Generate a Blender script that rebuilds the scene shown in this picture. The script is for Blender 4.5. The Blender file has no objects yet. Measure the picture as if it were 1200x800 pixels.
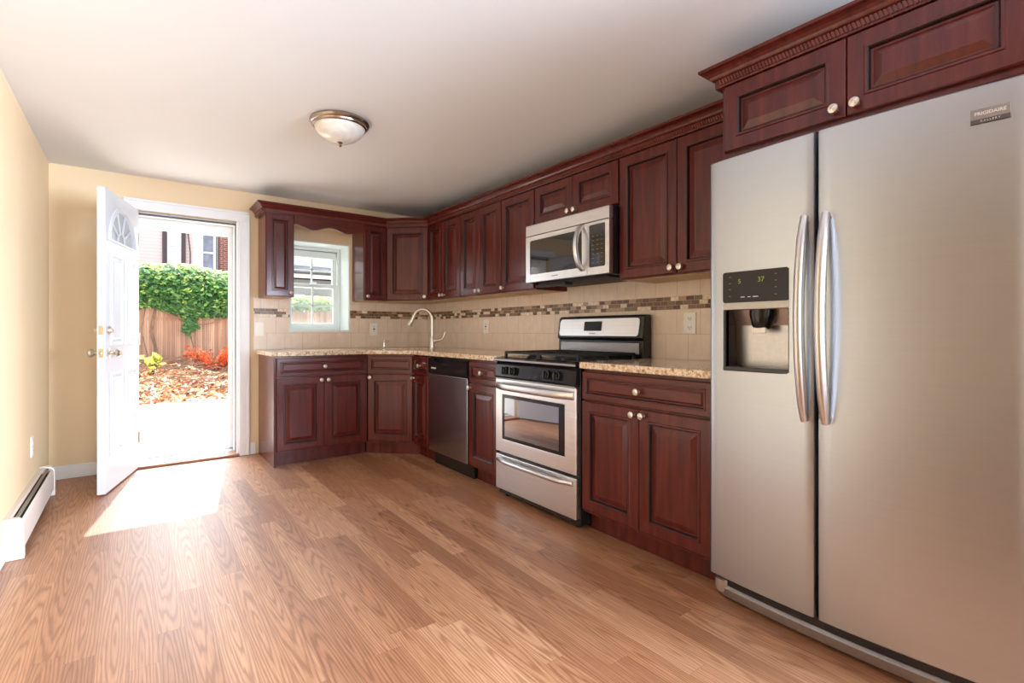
import bpy, bmesh, math, random
from mathutils import Vector, Matrix
random.seed(7)
SC = bpy.context.scene
COL = SC.collection

# ------------------------------------------------------------------ camera
cam_d = bpy.data.cameras.new('camera')
cam = bpy.data.objects.new('camera', cam_d); COL.objects.link(cam)
cam.location = (-2.554, -4.8965, 1.077)
cam.rotation_euler = (math.radians(90), 0, math.radians(-36.92))
cam_d.sensor_width = 36.0
cam_d.lens = 587.1 / 1200 * 36
cam_d.shift_x = 1.1 / 1200
cam_d.shift_y = -11.7 / 1200
cam_d.clip_start = 0.02
SC.camera = cam

# ------------------------------------------------------------------ light
SC.view_settings.view_transform = 'Standard'
SC.view_settings.look = 'None'
SC.view_settings.gamma = 1.0
SC.view_settings.use_curve_mapping = False
SC.view_settings.exposure = 0.42
world = bpy.data.worlds.new('world'); SC.world = world; world.use_nodes = True
SUN_DIR = Vector((0.170, 1.0, 1.13))                      # towards the sun
wt = world.node_tree; bg = wt.nodes['Background']          # hazy summer sky, brightest round the sun
geo = wt.nodes.new('ShaderNodeTexCoord'); dot = wt.nodes.new('ShaderNodeVectorMath'); dot.operation = 'DOT_PRODUCT'
wt.links.new(geo.outputs['Generated'], dot.inputs[0]); dot.inputs[1].default_value = SUN_DIR.normalized()
def wmath(op, a, b):
    x = wt.nodes.new('ShaderNodeMath'); x.operation = op
    for i, v in enumerate((a, b)):
        if isinstance(v, (int, float)): x.inputs[i].default_value = v
        else: wt.links.new(v, x.inputs[i])
    return x.outputs[0]
SKY, AUREOLE = 2.1, 13.0
glow = wmath('MULTIPLY', wmath('POWER', wmath('MAXIMUM', dot.outputs['Value'], 0.0), 6.0), AUREOLE)
wt.links.new(wmath('ADD', glow, SKY), bg.inputs['Strength'])
bg.inputs['Color'].default_value = (0.86, 0.93, 1.0, 1)
sd = bpy.data.lights.new('sun', 'SUN'); sd.energy = 4.6; sd.angle = math.radians(0.6); sd.color = (1, 0.95, 0.86)
so = bpy.data.objects.new('sun', sd); COL.objects.link(so)
so.rotation_euler = (-SUN_DIR).to_track_quat('-Z', 'Y').to_euler(); so.location = (1, 8, 9)

def area(name, loc, target, sx, sy, power, color, portal=False, spread=180):
    d = bpy.data.lights.new(name, 'AREA'); d.shape = 'RECTANGLE'; d.size = sx; d.size_y = sy
    d.energy = power; d.color = color; d.spread = math.radians(spread)
    if portal: d.cycles.is_portal = True
    o = bpy.data.objects.new(name, d); COL.objects.link(o); o.location = loc
    o.rotation_euler = (Vector(target) - Vector(loc)).to_track_quat('-Z', 'Z').to_euler()
    return o
# added fill lamps, set in unseen openings of the front and right walls
area('front_fill_lamp', (-2.10, -8.05, 1.30), (-2.10, 0, 1.2), 1.25, 1.75, 45, (0.70, 0.835, 1.0))
area('side_fill_lamp', (0.05, -5.80, 1.35), (-3.05, -1.0, 0.70), 1.6, 1.6, 130, (0.70, 0.835, 1.0), False, 70)
area('doorway_portal', (-2.18, 0.33, 1.0), (-2.18, -5, 1.0), 0.72, 2.0, 1, (1, 1, 1), True)
area('window_portal', (-1.14, 0.42, 1.5), (-1.14, -5, 1.5), 0.56, 0.86, 1, (1, 1, 1), True)

# ------------------------------------------------------------------ materials
def srgb(r, g, b):
    f = lambda c: (c / 255 / 12.92) if c / 255 <= 0.04045 else ((c / 255 + 0.055) / 1.055) ** 2.4
    return (f(r), f(g), f(b), 1)
class NT:
    def __init__(s, name):
        s.m = bpy.data.materials.new(name); s.m.use_nodes = True
        s.t = s.m.node_tree; s.b = s.t.nodes['Principled BSDF']; s.out = s.t.nodes['Material Output']
    def n(s, typ, **kw):
        x = s.t.nodes.new(typ)
        for k, v in kw.items(): setattr(x, k, v)
        return x
    def l(s, a, b): s.t.links.new(a, b)
    def set(s, **kw):
        for k, v in kw.items(): s.b.inputs[k.replace('_', ' ')].default_value = v
    def math(s, op, a, b=None):
        x = s.n('ShaderNodeMath', operation=op)
        for i, v in enumerate((a, b)):
            if v is None: continue
            if isinstance(v, (int, float)): x.inputs[i].default_value = v
            else: s.l(v, x.inputs[i])
        return x.outputs[0]
    def coord(s, scale=(1, 1, 1), rot=(0, 0, 0), kind='Object'):
        tc = s.n('ShaderNodeTexCoord'); mp = s.n('ShaderNodeMapping')
        mp.inputs['Scale'].default_value = scale; mp.inputs['Rotation'].default_value = rot
        s.l(tc.outputs[kind], mp.inputs['Vector']); return mp.outputs[0]
    def noise(s, vec, scale, detail=3, rough=0.5, dist=0.0):
        x = s.n('ShaderNodeTexNoise'); x.inputs['Scale'].default_value = scale
        x.inputs['Detail'].default_value = detail; x.inputs['Roughness'].default_value = rough
        x.inputs['Distortion'].default_value = dist
        s.l(vec, x.inputs['Vector']); return x.outputs['Fac']
    def ramp(s, fac, stops, interp='LINEAR'):
        x = s.n('ShaderNodeValToRGB'); x.color_ramp.interpolation = interp
        e = x.color_ramp.elements
        while len(e) < len(stops): e.new(0.5)
        for i, (p, c) in enumerate(stops): e[i].position = p; e[i].color = c
        s.l(fac, x.inputs[0]); return x.outputs[0]
    def bump(s, h, strength, dist=0.01):
        x = s.n('ShaderNodeBump'); x.inputs['Strength'].default_value = strength; x.inputs['Distance'].default_value = dist
        s.l(h, x.inputs['Height']); s.l(x.outputs[0], s.b.inputs['Normal'])
    def mix(s, fac, a, b, blend='MIX'):
        x = s.n('ShaderNodeMix', data_type='RGBA', blend_type=blend)
        for i, v in ((0, fac), (6, a), (7, b)):
            if isinstance(v, (int, float)): x.inputs[i].default_value = v
            elif isinstance(v, tuple): x.inputs[i].default_value = v
            else: s.l(v, x.inputs[i])
        return x.outputs[2]

def plain(name, col, rough=0.5, metal=0.0, var=0.06, scale=8, bump=0.0, coat=0.0, spec=0.5):
    k = NT(name); k.set(Roughness=rough, Metallic=metal, Coat_Weight=coat, Specular_IOR_Level=spec)
    f = k.noise(k.coord(), scale, 4)
    a = tuple(c * (1 - var) for c in col[:3]) + (1,); b = tuple(min(1, c * (1 + var)) for c in col[:3]) + (1,)
    k.l(k.ramp(f, [(0.3, a), (0.7, b)]), k.b.inputs['Base Color'])
    if bump: k.bump(k.noise(k.coord(), scale * 20, 2), bump, 0.002)
    return k.m
def wood(name, dark, mid, light, scale, rough=0.22, coat=0.12):
    k = NT(name); k.set(Specular_IOR_Level=0.42, Roughness=rough, Coat_Weight=coat, Coat_Roughness=0.10)
    f = k.noise(k.coord(scale), 2.2, 6, 0.6, 0.6)
    g = k.noise(k.coord((2.2, 2.2, 2.2)), 1.3, 3)
    c = k.ramp(f, [(0.25, dark), (0.52, mid), (0.8, light)])
    c = k.mix(k.ramp(g, [(0.3, (0, 0, 0, 1)), (0.75, (0.45, 0.45, 0.45, 1))]), c, mid)
    k.l(c, k.b.inputs['Base Color']); k.bump(f, 0.05, 0.002)
    return k.m
def steel(name, base, rough, stretch, aniso=0.0, var=0.06):
    k = NT(name); k.set(Metallic=1.0, Roughness=rough, Anisotropic=aniso)
    f = k.noise(k.coord(stretch), 1.0, 4, 0.6)
    lo = tuple(c * (1 - var) for c in base[:3]) + (1,); hi = tuple(min(1, c * (1 + var)) for c in base[:3]) + (1,)
    k.l(k.ramp(f, [(0.3, lo), (0.7, hi)]), k.b.inputs['Base Color'])
    return k.m
M = {}
CD, CM, CL = (0.042, 0.0060, 0.0048, 1), (0.104, 0.0138, 0.0098, 1), (0.150, 0.0235, 0.0150, 1)
M['cherry'] = wood('cherry_stained_wood', CD, CM, CL, (14, 14, 1.1))
M['cherry_h'] = wood('cherry_stained_wood_across', CD, CM, CL, (1.1, 14, 14))
M['glaze'] = plain('dark_glaze_in_grooves', (0.016, 0.005, 0.005, 1), 0.3)
M['cherry_dentil'] = wood('cherry_carved_strip', (0.10, 0.020, 0.013, 1), (0.17, 0.036, 0.023, 1), (0.23, 0.055, 0.034, 1), (3, 3, 3))
M['maple'] = wood('pale_cabinet_underside', (0.50, 0.33, 0.17, 1), (0.60, 0.41, 0.23, 1), (0.68, 0.49, 0.30, 1), (3, 14, 14), 0.5, 0)
M['knob'] = steel('satin_nickel_knob', (0.80, 0.74, 0.66), 0.30, (20, 20, 20))
M['nickel'] = steel('brushed_nickel', (0.68, 0.63, 0.56), 0.28, (40, 40, 40))
M['steel'] = steel('brushed_stainless', (0.78, 0.765, 0.755), 0.30, (2, 220, 220))
M['steel_fridge'] = steel('brushed_stainless_fridge', (0.470, 0.50, 0.545), 0.34, (2, 2, 260), var=0.02)
M['steel_dark'] = steel('dark_stainless', (0.46, 0.47, 0.50), 0.22, (220, 220, 2))
M['steel_handle'] = steel('polished_stainless_handle', (0.66, 0.65, 0.65), 0.30, (60, 60, 4), var=0.03)
M['steel_shade'] = steel('grey_metal_trim', (0.36, 0.34, 0.33), 0.38, (60, 60, 60))
M['cavity'] = steel('grey_dispenser_liner', (0.42, 0.41, 0.41), 0.30, (60, 60, 60))
M['black'] = plain('black_enamel', (0.012, 0.012, 0.013, 1), 0.22)
M['black_matte'] = plain('black_cast_iron', (0.012, 0.012, 0.012, 1), 0.55)
M['black_gloss'] = plain('black_gloss_panel', (0.014, 0.012, 0.013, 1), 0.10, spec=0.28)
def dark_glass(name, base, metal):
    k = NT(name); k.set(Roughness=0.03, Metallic=metal)
    f = k.noise(k.coord(), 3)
    k.l(k.ramp(f, [(0.3, base), (0.7, tuple(c * 1.1 for c in base[:3]) + (1,))]), k.b.inputs['Base Color']); return k.m
M['oven_glass'] = dark_glass('reflective_dark_glass', (0.26, 0.25, 0.25, 1), 1.0)
M['micro_glass'] = dark_glass('microwave_dark_glass', (0.085, 0.08, 0.08, 1), 1.0)
M['white_paint'] = plain('white_gloss_paint', srgb(240, 240, 240), 0.35, var=0.015)
M['white_door'] = plain('white_door_paint', srgb(218, 220, 226), 0.35, var=0.01)
M['vinyl'] = plain('white_window_vinyl', srgb(236, 242, 240), 0.4, var=0.01)
M['plate'] = plain('white_outlet_plastic', srgb(246, 242, 232), 0.35, var=0.01)
M['slot'] = plain('dark_slot', (0.03, 0.03, 0.03, 1), 0.6)
M['heater'] = plain('cream_heater_enamel', srgb(222, 209, 197), 0.4, var=0.015)
M['wall'] = plain('warm_yellow_wall_paint', srgb(240, 213, 174), 0.6, var=0.012, scale=3, bump=0.03)
M['ceiling'] = plain('white_ceiling_paint', srgb(236, 237, 240), 0.75, var=0.008, scale=2)
M['chrome'] = steel('chrome_metal', (0.78, 0.77, 0.75), 0.12, (10, 10, 10))
M['bronze'] = steel('dark_nickel_lamp_metal', (0.42, 0.34, 0.28), 0.25, (10, 10, 10))
M['gold'] = steel('brass_latch', (0.70, 0.55, 0.36), 0.3, (10, 10, 10))
M['alu'] = steel('aluminium_sill', (0.55, 0.55, 0.58), 0.4, (10, 10, 10))
M['dark_strip'] = plain('dark_weather_strip', srgb(84, 78, 82), 0.6)
M['brownwood'] = wood('brown_threshold_wood', srgb(118, 76, 52), srgb(146, 98, 70), srgb(170, 120, 90), (2, 20, 20), 0.4, 0)
M['mark'] = plain('pale_printed_lettering', srgb(225, 222, 218), 0.5)
M['mark_dim'] = plain('grey_printed_lettering', srgb(120, 116, 112), 0.5)
def frosted():
    k = NT('frosted_lamp_glass'); k.set(Base_Color=srgb(236, 230, 222), Roughness=0.35, Coat_Weight=0.5, Subsurface_Weight=0.0)
    f = k.noise(k.coord(), 9, 4, 0.6, 1.0)
    k.l(k.ramp(f, [(0.3, srgb(214, 206, 196)), (0.7, srgb(244, 240, 232))]), k.b.inputs['Base Color']); return k.m
M['frosted'] = frosted()
def led():
    k = NT('green_display_digits'); k.set(Base_Color=(0.05, 0.05, 0.01, 1), Emission_Color=(0.55, 0.5, 0.10, 1), Emission_Strength=0.35); return k.m
M['led'] = led()
def pane(name, tint, gloss=0.08, haze=0.0):
    k = NT(name); tr = k.n('ShaderNodeBsdfTransparent'); tr.inputs[0].default_value = tint
    gl = k.n('ShaderNodeBsdfGlossy'); gl.inputs['Roughness'].default_value = 0.02
    lw = k.n('ShaderNodeLayerWeight'); lw.inputs[0].default_value = 0.15
    f = k.math('MULTIPLY', lw.outputs['Fresnel'], gloss * 6)
    mx = k.n('ShaderNodeMixShader'); k.l(f, mx.inputs[0]); k.l(tr.outputs[0], mx.inputs[1]); k.l(gl.outputs[0], mx.inputs[2])
    last = mx.outputs[0]
    if haze:
        df = k.n('ShaderNodeBsdfDiffuse'); df.inputs[0].default_value = (0.85, 0.87, 0.87, 1)
        m2 = k.n('ShaderNodeMixShader'); m2.inputs[0].default_value = haze
        k.l(last, m2.inputs[1]); k.l(df.outputs[0], m2.inputs[2]); last = m2.outputs[0]
    k.l(last, k.out.inputs['Surface']); return k.m
M['pane'] = pane('clear_window_glass', (0.97, 0.98, 0.98, 1))
M['screen'] = pane('pale_insect_screen', (0.95, 0.95, 0.95, 1), 0.0, 0.14)
M['fan_glass'] = pane('door_fanlight_glass', (0.80, 0.86, 0.90, 1), 0.12, 0.45)

def floor_mat():
    k = NT('oak_laminate_planks'); k.set(Roughness=0.45, Specular_IOR_Level=1.0)
    tc = k.n('ShaderNodeTexCoord'); sp = k.n('ShaderNodeSeparateXYZ'); k.l(tc.outputs['Object'], sp.inputs[0])
    W, L = 0.083, 1.0
    xs = k.math('DIVIDE', sp.outputs['X'], W); row = k.math('FLOOR', xs)
    wn = k.n('ShaderNodeTexWhiteNoise', noise_dimensions='1D'); k.l(row, wn.inputs['W'])
    ys = k.math('ADD', k.math('DIVIDE', sp.outputs['Y'], L), k.math('MULTIPLY', wn.outputs['Value'], 7.3))
    colm = k.math('FLOOR', ys)
    cb = k.n('ShaderNodeCombineXYZ'); k.l(row, cb.inputs[0]); k.l(colm, cb.inputs[1])
    w2 = k.n('ShaderNodeTexWhiteNoise', noise_dimensions='3D'); k.l(cb.outputs[0], w2.inputs['Vector'])
    pid = w2.outputs['Value']
    sc = k.n('ShaderNodeSeparateColor'); k.l(w2.outputs['Color'], sc.inputs[0])
    # grain coordinates shifted per plank
    fx = k.math('SUBTRACT', k.math('FRACT', xs), k.math('ADD', 0.25, k.math('MULTIPLY', sc.outputs[0], 0.5)))
    fy = k.math('SUBTRACT', k.math('FRACT', ys), k.math('MULTIPLY', sc.outputs[1], 1.0))
    gv = k.n('ShaderNodeCombineXYZ')
    k.l(k.math('MULTIPLY', fx, 1.0), gv.inputs[0]); k.l(k.math('MULTIPLY', fy, 0.62), gv.inputs[1]); k.l(k.math('MULTIPLY', pid, 37.0), gv.inputs[2])
    nz = k.n('ShaderNodeTexNoise'); nz.inputs['Scale'].default_value = 3.4; nz.inputs['Detail'].default_value = 3
    k.l(gv.outputs[0], nz.inputs['Vector'])
    # cathedral figure: nested tongues along the plank
    r2 = k.math('SQRT', k.math('ADD', k.math('MULTIPLY', k.math('MULTIPLY', fx, fx), 1.6), k.math('MULTIPLY', k.math('MULTIPLY', fy, fy), 0.7)))
    ph = k.math('ADD', k.math('MULTIPLY', r2, 44.0), k.math('MULTIPLY', nz.outputs['Fac'], 15.0))
    ring = k.math('ADD', k.math('MULTIPLY', k.math('SINE', ph), 0.5), 0.5)
    ring = k.math('POWER', ring, 2.2)
    # pores
    pv = k.n('ShaderNodeCombineXYZ'); k.l(k.math('MULTIPLY', sp.outputs['X'], 210.0), pv.inputs[0]); k.l(k.math('MULTIPLY', sp.outputs['Y'], 7.0), pv.inputs[1]); k.l(pid, pv.inputs[2])
    pr = k.n('ShaderNodeTexNoise'); pr.inputs['Scale'].default_value = 1.0; pr.inputs['Detail'].default_value = 3
    k.l(pv.outputs[0], pr.inputs['Vector'])
    base = k.ramp(pid, [(0.0, (0.345, 0.148, 0.068, 1)), (0.35, (0.440, 0.205, 0.100, 1)), (0.7, (0.505, 0.250, 0.128, 1)), (1.0, (0.575, 0.310, 0.170, 1))])
    dark = k.mix(1.0, base, (0.56, 0.46, 0.40, 1), 'MULTIPLY')
    c = k.mix(k.math('MULTIPLY', ring, 0.95), base, dark)
    c = k.mix(k.ramp(pr.outputs['Fac'], [(0.42, (0.42, 0.42, 0.42, 1)), (0.60, (0, 0, 0, 1))]), c, dark)
    # seams
    ex = k.math('FRACT', xs); ey = k.math('FRACT', ys)
    s1 = k.math('LESS_THAN', ex, 0.016); s2 = k.math('LESS_THAN', ey, 0.0022)
    seam = k.math('MAXIMUM', s1, s2)
    c = k.mix(k.math('MULTIPLY', seam, 0.5), c, (0.16, 0.07, 0.035, 1))
    k.l(c, k.b.inputs['Base Color'])
    k.bump(pr.outputs['Fac'], 0.04, 0.001)
    return k.m
M['floor'] = floor_mat()

def granite():
    k = NT('speckled_gold_granite'); k.set(Roughness=0.09, Specular_IOR_Level=0.55)
    v = k.coord()
    a = k.noise(v, 46, 6, 0.7, 0.4); b = k.noise(v, 105, 3, 0.6)
    vo = k.n('ShaderNodeTexVoronoi'); vo.inputs['Scale'].default_value = 120; k.l(v, vo.inputs['Vector'])
    c = k.ramp(a, [(0.30, (0.10, 0.045, 0.022, 1)), (0.42, (0.54, 0.33, 0.17, 1)), (0.52, (0.80, 0.63, 0.45, 1)), (0.66, (0.87, 0.80, 0.69, 1))])
    c = k.mix(k.ramp(b, [(0.60, (0, 0, 0, 1)), (0.68, (0.85, 0.85, 0.85, 1))]), c, (0.06, 0.035, 0.022, 1))
    c = k.mix(k.ramp(vo.outputs['Distance'], [(0.05, (0.5, 0.5, 0.5, 1)), (0.25, (0, 0, 0, 1))]), c, (0.82, 0.74, 0.62, 1))
    k.l(c, k.b.inputs['Base Color']); return k.m
M['granite'] = granite()

def brick_ids(k, across, W, H, half=True):
    """running bond on a vertical plane: across = 'X' or 'Y'; gives (id, edge fraction outputs)"""
    tc = k.n('ShaderNodeTexCoord'); sp = k.n('ShaderNodeSeparateXYZ'); k.l(tc.outputs['Object'], sp.inputs[0])
    rz = k.math('DIVIDE', sp.outputs['Z'], H); row = k.math('FLOOR', rz)
    sh = k.math('MULTIPLY', row, 0.5 if half else 0.37)
    cx = k.math('ADD', k.math('DIVIDE', sp.outputs[across], W), sh); colm = k.math('FLOOR', cx)
    cb = k.n('ShaderNodeCombineXYZ'); k.l(row, cb.inputs[0]); k.l(colm, cb.inputs[1])
    w = k.n('ShaderNodeTexWhiteNoise', noise_dimensions='3D'); k.l(cb.outputs[0], w.inputs['Vector'])
    return w.outputs['Value'], k.math('FRACT', cx), k.math('FRACT', rz), sp
def tile(across):
    k = NT('beige_stone_wall_tile'); k.set(Roughness=0.32)
    i, ex, ez, sp = brick_ids(k, across, 0.152, 0.145)
    n1 = k.noise(k.coord((1, 1, 1)), 14, 5, 0.6); n2 = k.noise(k.coord((60, 60, 5)), 1.0, 3)
    c = k.ramp(n1, [(0.3, srgb(232, 212, 190)), (0.7, srgb(244, 227, 208))])
    c = k.mix(k.ramp(n2, [(0.35, (0.35, 0.35, 0.35, 1)), (0.6, (0, 0, 0, 1))]), c, srgb(230, 206, 181))
    c = k.mix(k.math('MULTIPLY', i, 0.22), c, srgb(226, 200, 174))
    g = k.math('MAXIMUM', k.math('LESS_THAN', ex, 0.018), k.math('LESS_THAN', ez, 0.018))
    c = k.mix(g, c, srgb(200, 178, 156))
    k.l(c, k.b.inputs['Base Color']); k.bump(k.math('SUBTRACT', 1.0, g), 0.4, 0.002); return k.m
M['tile_x'] = tile('X'); M['tile_y'] = tile('Y')
def mosaic(across):
    k = NT('brown_cream_glass_mosaic'); k.set(Roughness=0.32)
    i, ex, ez, sp = brick_ids(k, across, 0.052, 0.025, False)
    c = k.ramp(i, [(0.0, srgb(92, 60, 40)), (0.20, srgb(132, 98, 70)), (0.36, srgb(248, 230, 202)), (0.54, srgb(104, 74, 52)), (0.68, srgb(190, 158, 126)), (0.80, srgb(252, 242, 224)), (0.90, srgb(120, 104, 66))], 'CONSTANT')
    n = k.noise(k.coord(), 60, 3)
    c = k.mix(k.ramp(n, [(0.4, (0.3, 0.3, 0.3, 1)), (0.62, (0, 0, 0, 1))]), c, srgb(150, 118, 88))
    g = k.math('MAXIMUM', k.math('LESS_THAN', ex, 0.04), k.math('LESS_THAN', ez, 0.08))
    c = k.mix(g, c, srgb(196, 172, 146))
    k.l(c, k.b.inputs['Base Color']); k.bump(k.math('SUBTRACT', 1.0, g), 0.5, 0.002); return k.m
M['mosaic_x'] = mosaic('X'); M['mosaic_y'] = mosaic('Y')

# ------------------------------------------------------------------ mesh helpers
class MB:
    def __init__(s): s.bm = bmesh.new()
    def box(s, x0, x1, y0, y1, z0, z1, bev=0.0, seg=2, mat=0):
        t = bmesh.new()
        bmesh.ops.create_cube(t, size=1)
        bmesh.ops.scale(t, vec=(x1 - x0, y1 - y0, z1 - z0), verts=t.verts)
        bmesh.ops.translate(t, vec=((x0 + x1) / 2, (y0 + y1) / 2, (z0 + z1) / 2), verts=t.verts)
        if bev: bmesh.ops.bevel(t, geom=t.edges[:], offset=bev, segments=seg, profile=0.5, affect='EDGES')
        s.merge(t, mat); return s
    def merge(s, t, mat=0, mtx=None):
        if mtx is not None: bmesh.ops.transform(t, matrix=mtx, verts=t.verts)
        me = bpy.data.meshes.new('tmp'); t.to_mesh(me); t.free()
        n = len(s.bm.faces); s.bm.from_mesh(me); bpy.data.meshes.remove(me)
        s.bm.faces.ensure_lookup_table()
        if mat:
            for f in s.bm.faces[n:]: f.material_index = mat
    def grid(s, rows, closed_u=False, closed_v=False, cap=False, mat=0):
        vs = [[s.bm.verts.new(p) for p in r] for r in rows]
        nu, nv = len(rows), len(rows[0]); fs = []
        for i in range(nu if closed_u else nu - 1):
            for j in range(nv if closed_v else nv - 1):
                a, b = vs[i], vs[(i + 1) % nu]; q = (a[j], a[(j + 1) % nv], b[(j + 1) % nv], b[j])
                if len(set(q)) == 4: fs.append(s.bm.faces.new(q))
        if cap:
            fs.append(s.bm.faces.new(vs[0])); fs.append(s.bm.faces.new(vs[-1]))
        for f in fs: f.material_index = mat
        return s
    def tube(s, pts, r, seg=12, flat=None, up=(0, 0, 1), mat=0):
        """tube along points; r = radius or list; flat=(a,b) for an oval section scale"""
        pts = [Vector(p) for p in pts]; n = len(pts); rows = []
        for i, p in enumerate(pts):
            t = (pts[min(i + 1, n - 1)] - pts[max(i - 1, 0)]).normalized()
            u = Vector(up)
            if abs(u.dot(t)) > 0.98: u = Vector((0, 1, 0)) if abs(t.y) < 0.9 else Vector((1, 0, 0))
            a = t.cross(u).normalized(); b = a.cross(t).normalized()
            rr = r[i] if isinstance(r, (list, tuple)) else r
            fa, fb = flat if flat else (1, 1)
            rows.append([p + a * (rr * fa * math.cos(2 * math.pi * k / seg)) + b * (rr * fb * math.sin(2 * math.pi * k / seg)) for k in range(seg)])
        return s.grid(rows, closed_v=True, cap=True, mat=mat)
    def cyl(s, p0, p1, r, seg=20, r1=None, mat=0): return s.tube([p0, p1], [r, r if r1 is None else r1], seg, mat=mat)
    def lathe(s, prof, o, axis, seg=24, mat=0):
        ax = Vector(axis).normalized(); u = Vector((0, 0, 1)) if abs(ax.z) < 0.9 else Vector((1, 0, 0))
        a = ax.cross(u).normalized(); b = ax.cross(a).normalized(); o = Vector(o)
        rows = [[o + ax * h + (a * math.cos(2 * math.pi * k / seg) + b * math.sin(2 * math.pi * k / seg)) * max(r, 1e-4) for k in range(seg)] for r, h in prof]
        return s.grid(rows, closed_v=True, cap=True, mat=mat)
    def prism(s, poly, z0, z1, mat=0, mtx=None):
        t = bmesh.new(); b = [t.verts.new((x, y, z0)) for x, y in poly]; c = [t.verts.new((x, y, z1)) for x, y in poly]
        n = len(poly); t.faces.new(b); t.faces.new(c)
        for i in range(n): t.faces.new((b[i], b[(i + 1) % n], c[(i + 1) % n], c[i]))
        s.merge(t, mat, mtx); return s
    def plate(s, outer, holes, z0, z1, mat=0, mtx=None):
        """flat plate in xy with holes through it"""
        t = bmesh.new()
        for z in (z0, z1):
            es = []
            for lp in [outer] + holes:
                v = [t.verts.new((x, y, z)) for x, y in lp]
                es += [t.edges.new((v[i], v[(i + 1) % len(v)])) for i in range(len(v))]
            bmesh.ops.triangle_fill(t, use_beauty=True, use_dissolve=False, edges=es)
        t.verts.ensure_lookup_table()
        tot = sum(len(l) for l in [outer] + holes); k = 0
        for lp in [outer] + holes:
            n = len(lp)
            for i in range(n):
                a, b = k + i, k + (i + 1) % n
                t.faces.new((t.verts[a], t.verts[b], t.verts[b + tot], t.verts[a + tot]))
            k += n
        s.merge(t, mat, mtx); return s
    def rings(s, x0, x1, z0, z1, prof, yb, mat=0):
        """nested rectangles facing -y. prof: (inset, forward y); yb: y of back"""
        rows = []
        for ins, y in [(0, yb)] + prof:
            rows.append([(x0 + ins, y, z0 + ins), (x1 - ins, y, z0 + ins), (x1 - ins, y, z1 - ins), (x0 + ins, y, z1 - ins)])
        s.grid(rows, closed_v=True, cap=True, mat=mat)
        return s
    def build(s, name, mat, parent=None, smooth=None, mtx=None):
        bm = s.bm
        if mtx is not None: bmesh.ops.transform(bm, matrix=mtx, verts=bm.verts)
        bmesh.ops.recalc_face_normals(bm, faces=bm.faces[:])
        me = bpy.data.meshes.new(name); bm.to_mesh(me); bm.free()
        for m in (mat if isinstance(mat, (list, tuple)) else [mat]): me.materials.append(m)
        if smooth is not None:
            for p in me.polygons: p.use_smooth = True
            me.set_sharp_from_angle(angle=math.radians(smooth))
        o = bpy.data.objects.new(name, me); COL.objects.link(o)
        if parent is not None: o.parent = parent
        return o

def tag(o, label, cat, group=None, kind=None):
    o['label'] = label; o['category'] = cat
    if group: o['group'] = group
    if kind: o['kind'] = kind
    return o
def thing(name, label, cat, loc, rz=0.0, group=None):
    o = bpy.data.objects.new(name, None); COL.objects.link(o); o.empty_display_size = 0.1
    o.location = loc; o.rotation_euler = (0, 0, math.radians(rz))
    return tag(o, label, cat, group)
def struct(o, label=None, cat=None):
    o['kind'] = 'structure'
    if label: o['label'] = label
    if cat: o['category'] = cat
    return o
def local(o):                      # world -> local of a thing Empty
    return (Matrix.Translation(o.location) @ Matrix.Rotation(o.rotation_euler.z, 4, 'Z')).inverted()
def lettering(text, size, name, mat, parent, mtx, extrude=0.0006, bold=0.0):
    c = bpy.data.curves.new('tmp', 'FONT'); c.body = text; c.size = size; c.extrude = extrude; c.offset = bold
    c.align_x = 'CENTER'; c.align_y = 'CENTER'
    t = bpy.data.objects.new('tmp', c); COL.objects.link(t)
    me = bpy.data.meshes.new_from_object(t.evaluated_get(bpy.context.evaluated_depsgraph_get()))
    bpy.data.objects.remove(t); bpy.data.curves.remove(c)
    me.transform(mtx); me.name = name; me.materials.clear(); me.materials.append(mat)
    o = bpy.data.objects.new(name, me); COL.objects.link(o); o.parent = parent; return o
def facing(x, y, z, tilt=0.0):     # text in a local frame whose front faces -y
    return Matrix.Translation((x, y, z)) @ Matrix.Rotation(math.radians(90 - tilt), 4, 'X')

# ------------------------------------------------------------------ the room
H = 2.295; XL = -3.05; YR = -8.0; WT = 0.33
DX0, DX1, DZ = -2.545, -1.83, 2.03            # doorway
WX0, WX1, WZ0, WZ1 = -1.42, -0.86, 1.075, 1.925  # kitchen window opening
struct(MB().box(XL - 1.5, 0.3, YR - .3, 0.0, -0.12, 0).build('floor', M['floor']), 'warm oak laminate plank floor', 'floor')
struct(MB().box(XL - 1.5, 0.3, YR - .3, WT + 0.02, H, H + 0.15).build('ceiling', M['ceiling']), 'plain white painted ceiling', 'ceiling')
b = MB()
b.box(XL - .3, DX0, 0, WT, 0, H).box(DX0, DX1, 0, WT, DZ, H).box(DX1, WX0, 0, WT, 0, H)
b.box(WX0, WX1, 0, WT, 0, WZ0).box(WX0, WX1, 0, WT, WZ1, H).box(WX1, 0.3, 0, WT, 0, H)
struct(b.build('wall_back', M['wall']), 'warm yellow wall with open doorway and kitchen window', 'wall')
b = MB(); b.box(0, 0.3, -4.95, 0, 0, H).box(0, 0.3, YR - .3, -6.65, 0, H).box(0, 0.3, -6.65, -4.95, 0, .5).box(0, 0.3, -6.65, -4.95, 2.2, H)  # opening behind the camera added for the side fill lamp
struct(b.build('wall_right', M['wall']), 'wall behind the long run of cherry cabinets', 'wall')
b = MB()
b.box(XL - .14, XL, -3.45, 0, 0, H).box(XL - .14, XL, -5.6, -3.45, 2.06, H).box(XL - .14, XL, YR - .3, -5.6, 0, H)
struct(b.build('wall_left', M['wall']), 'warm yellow left wall', 'wall')
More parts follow.
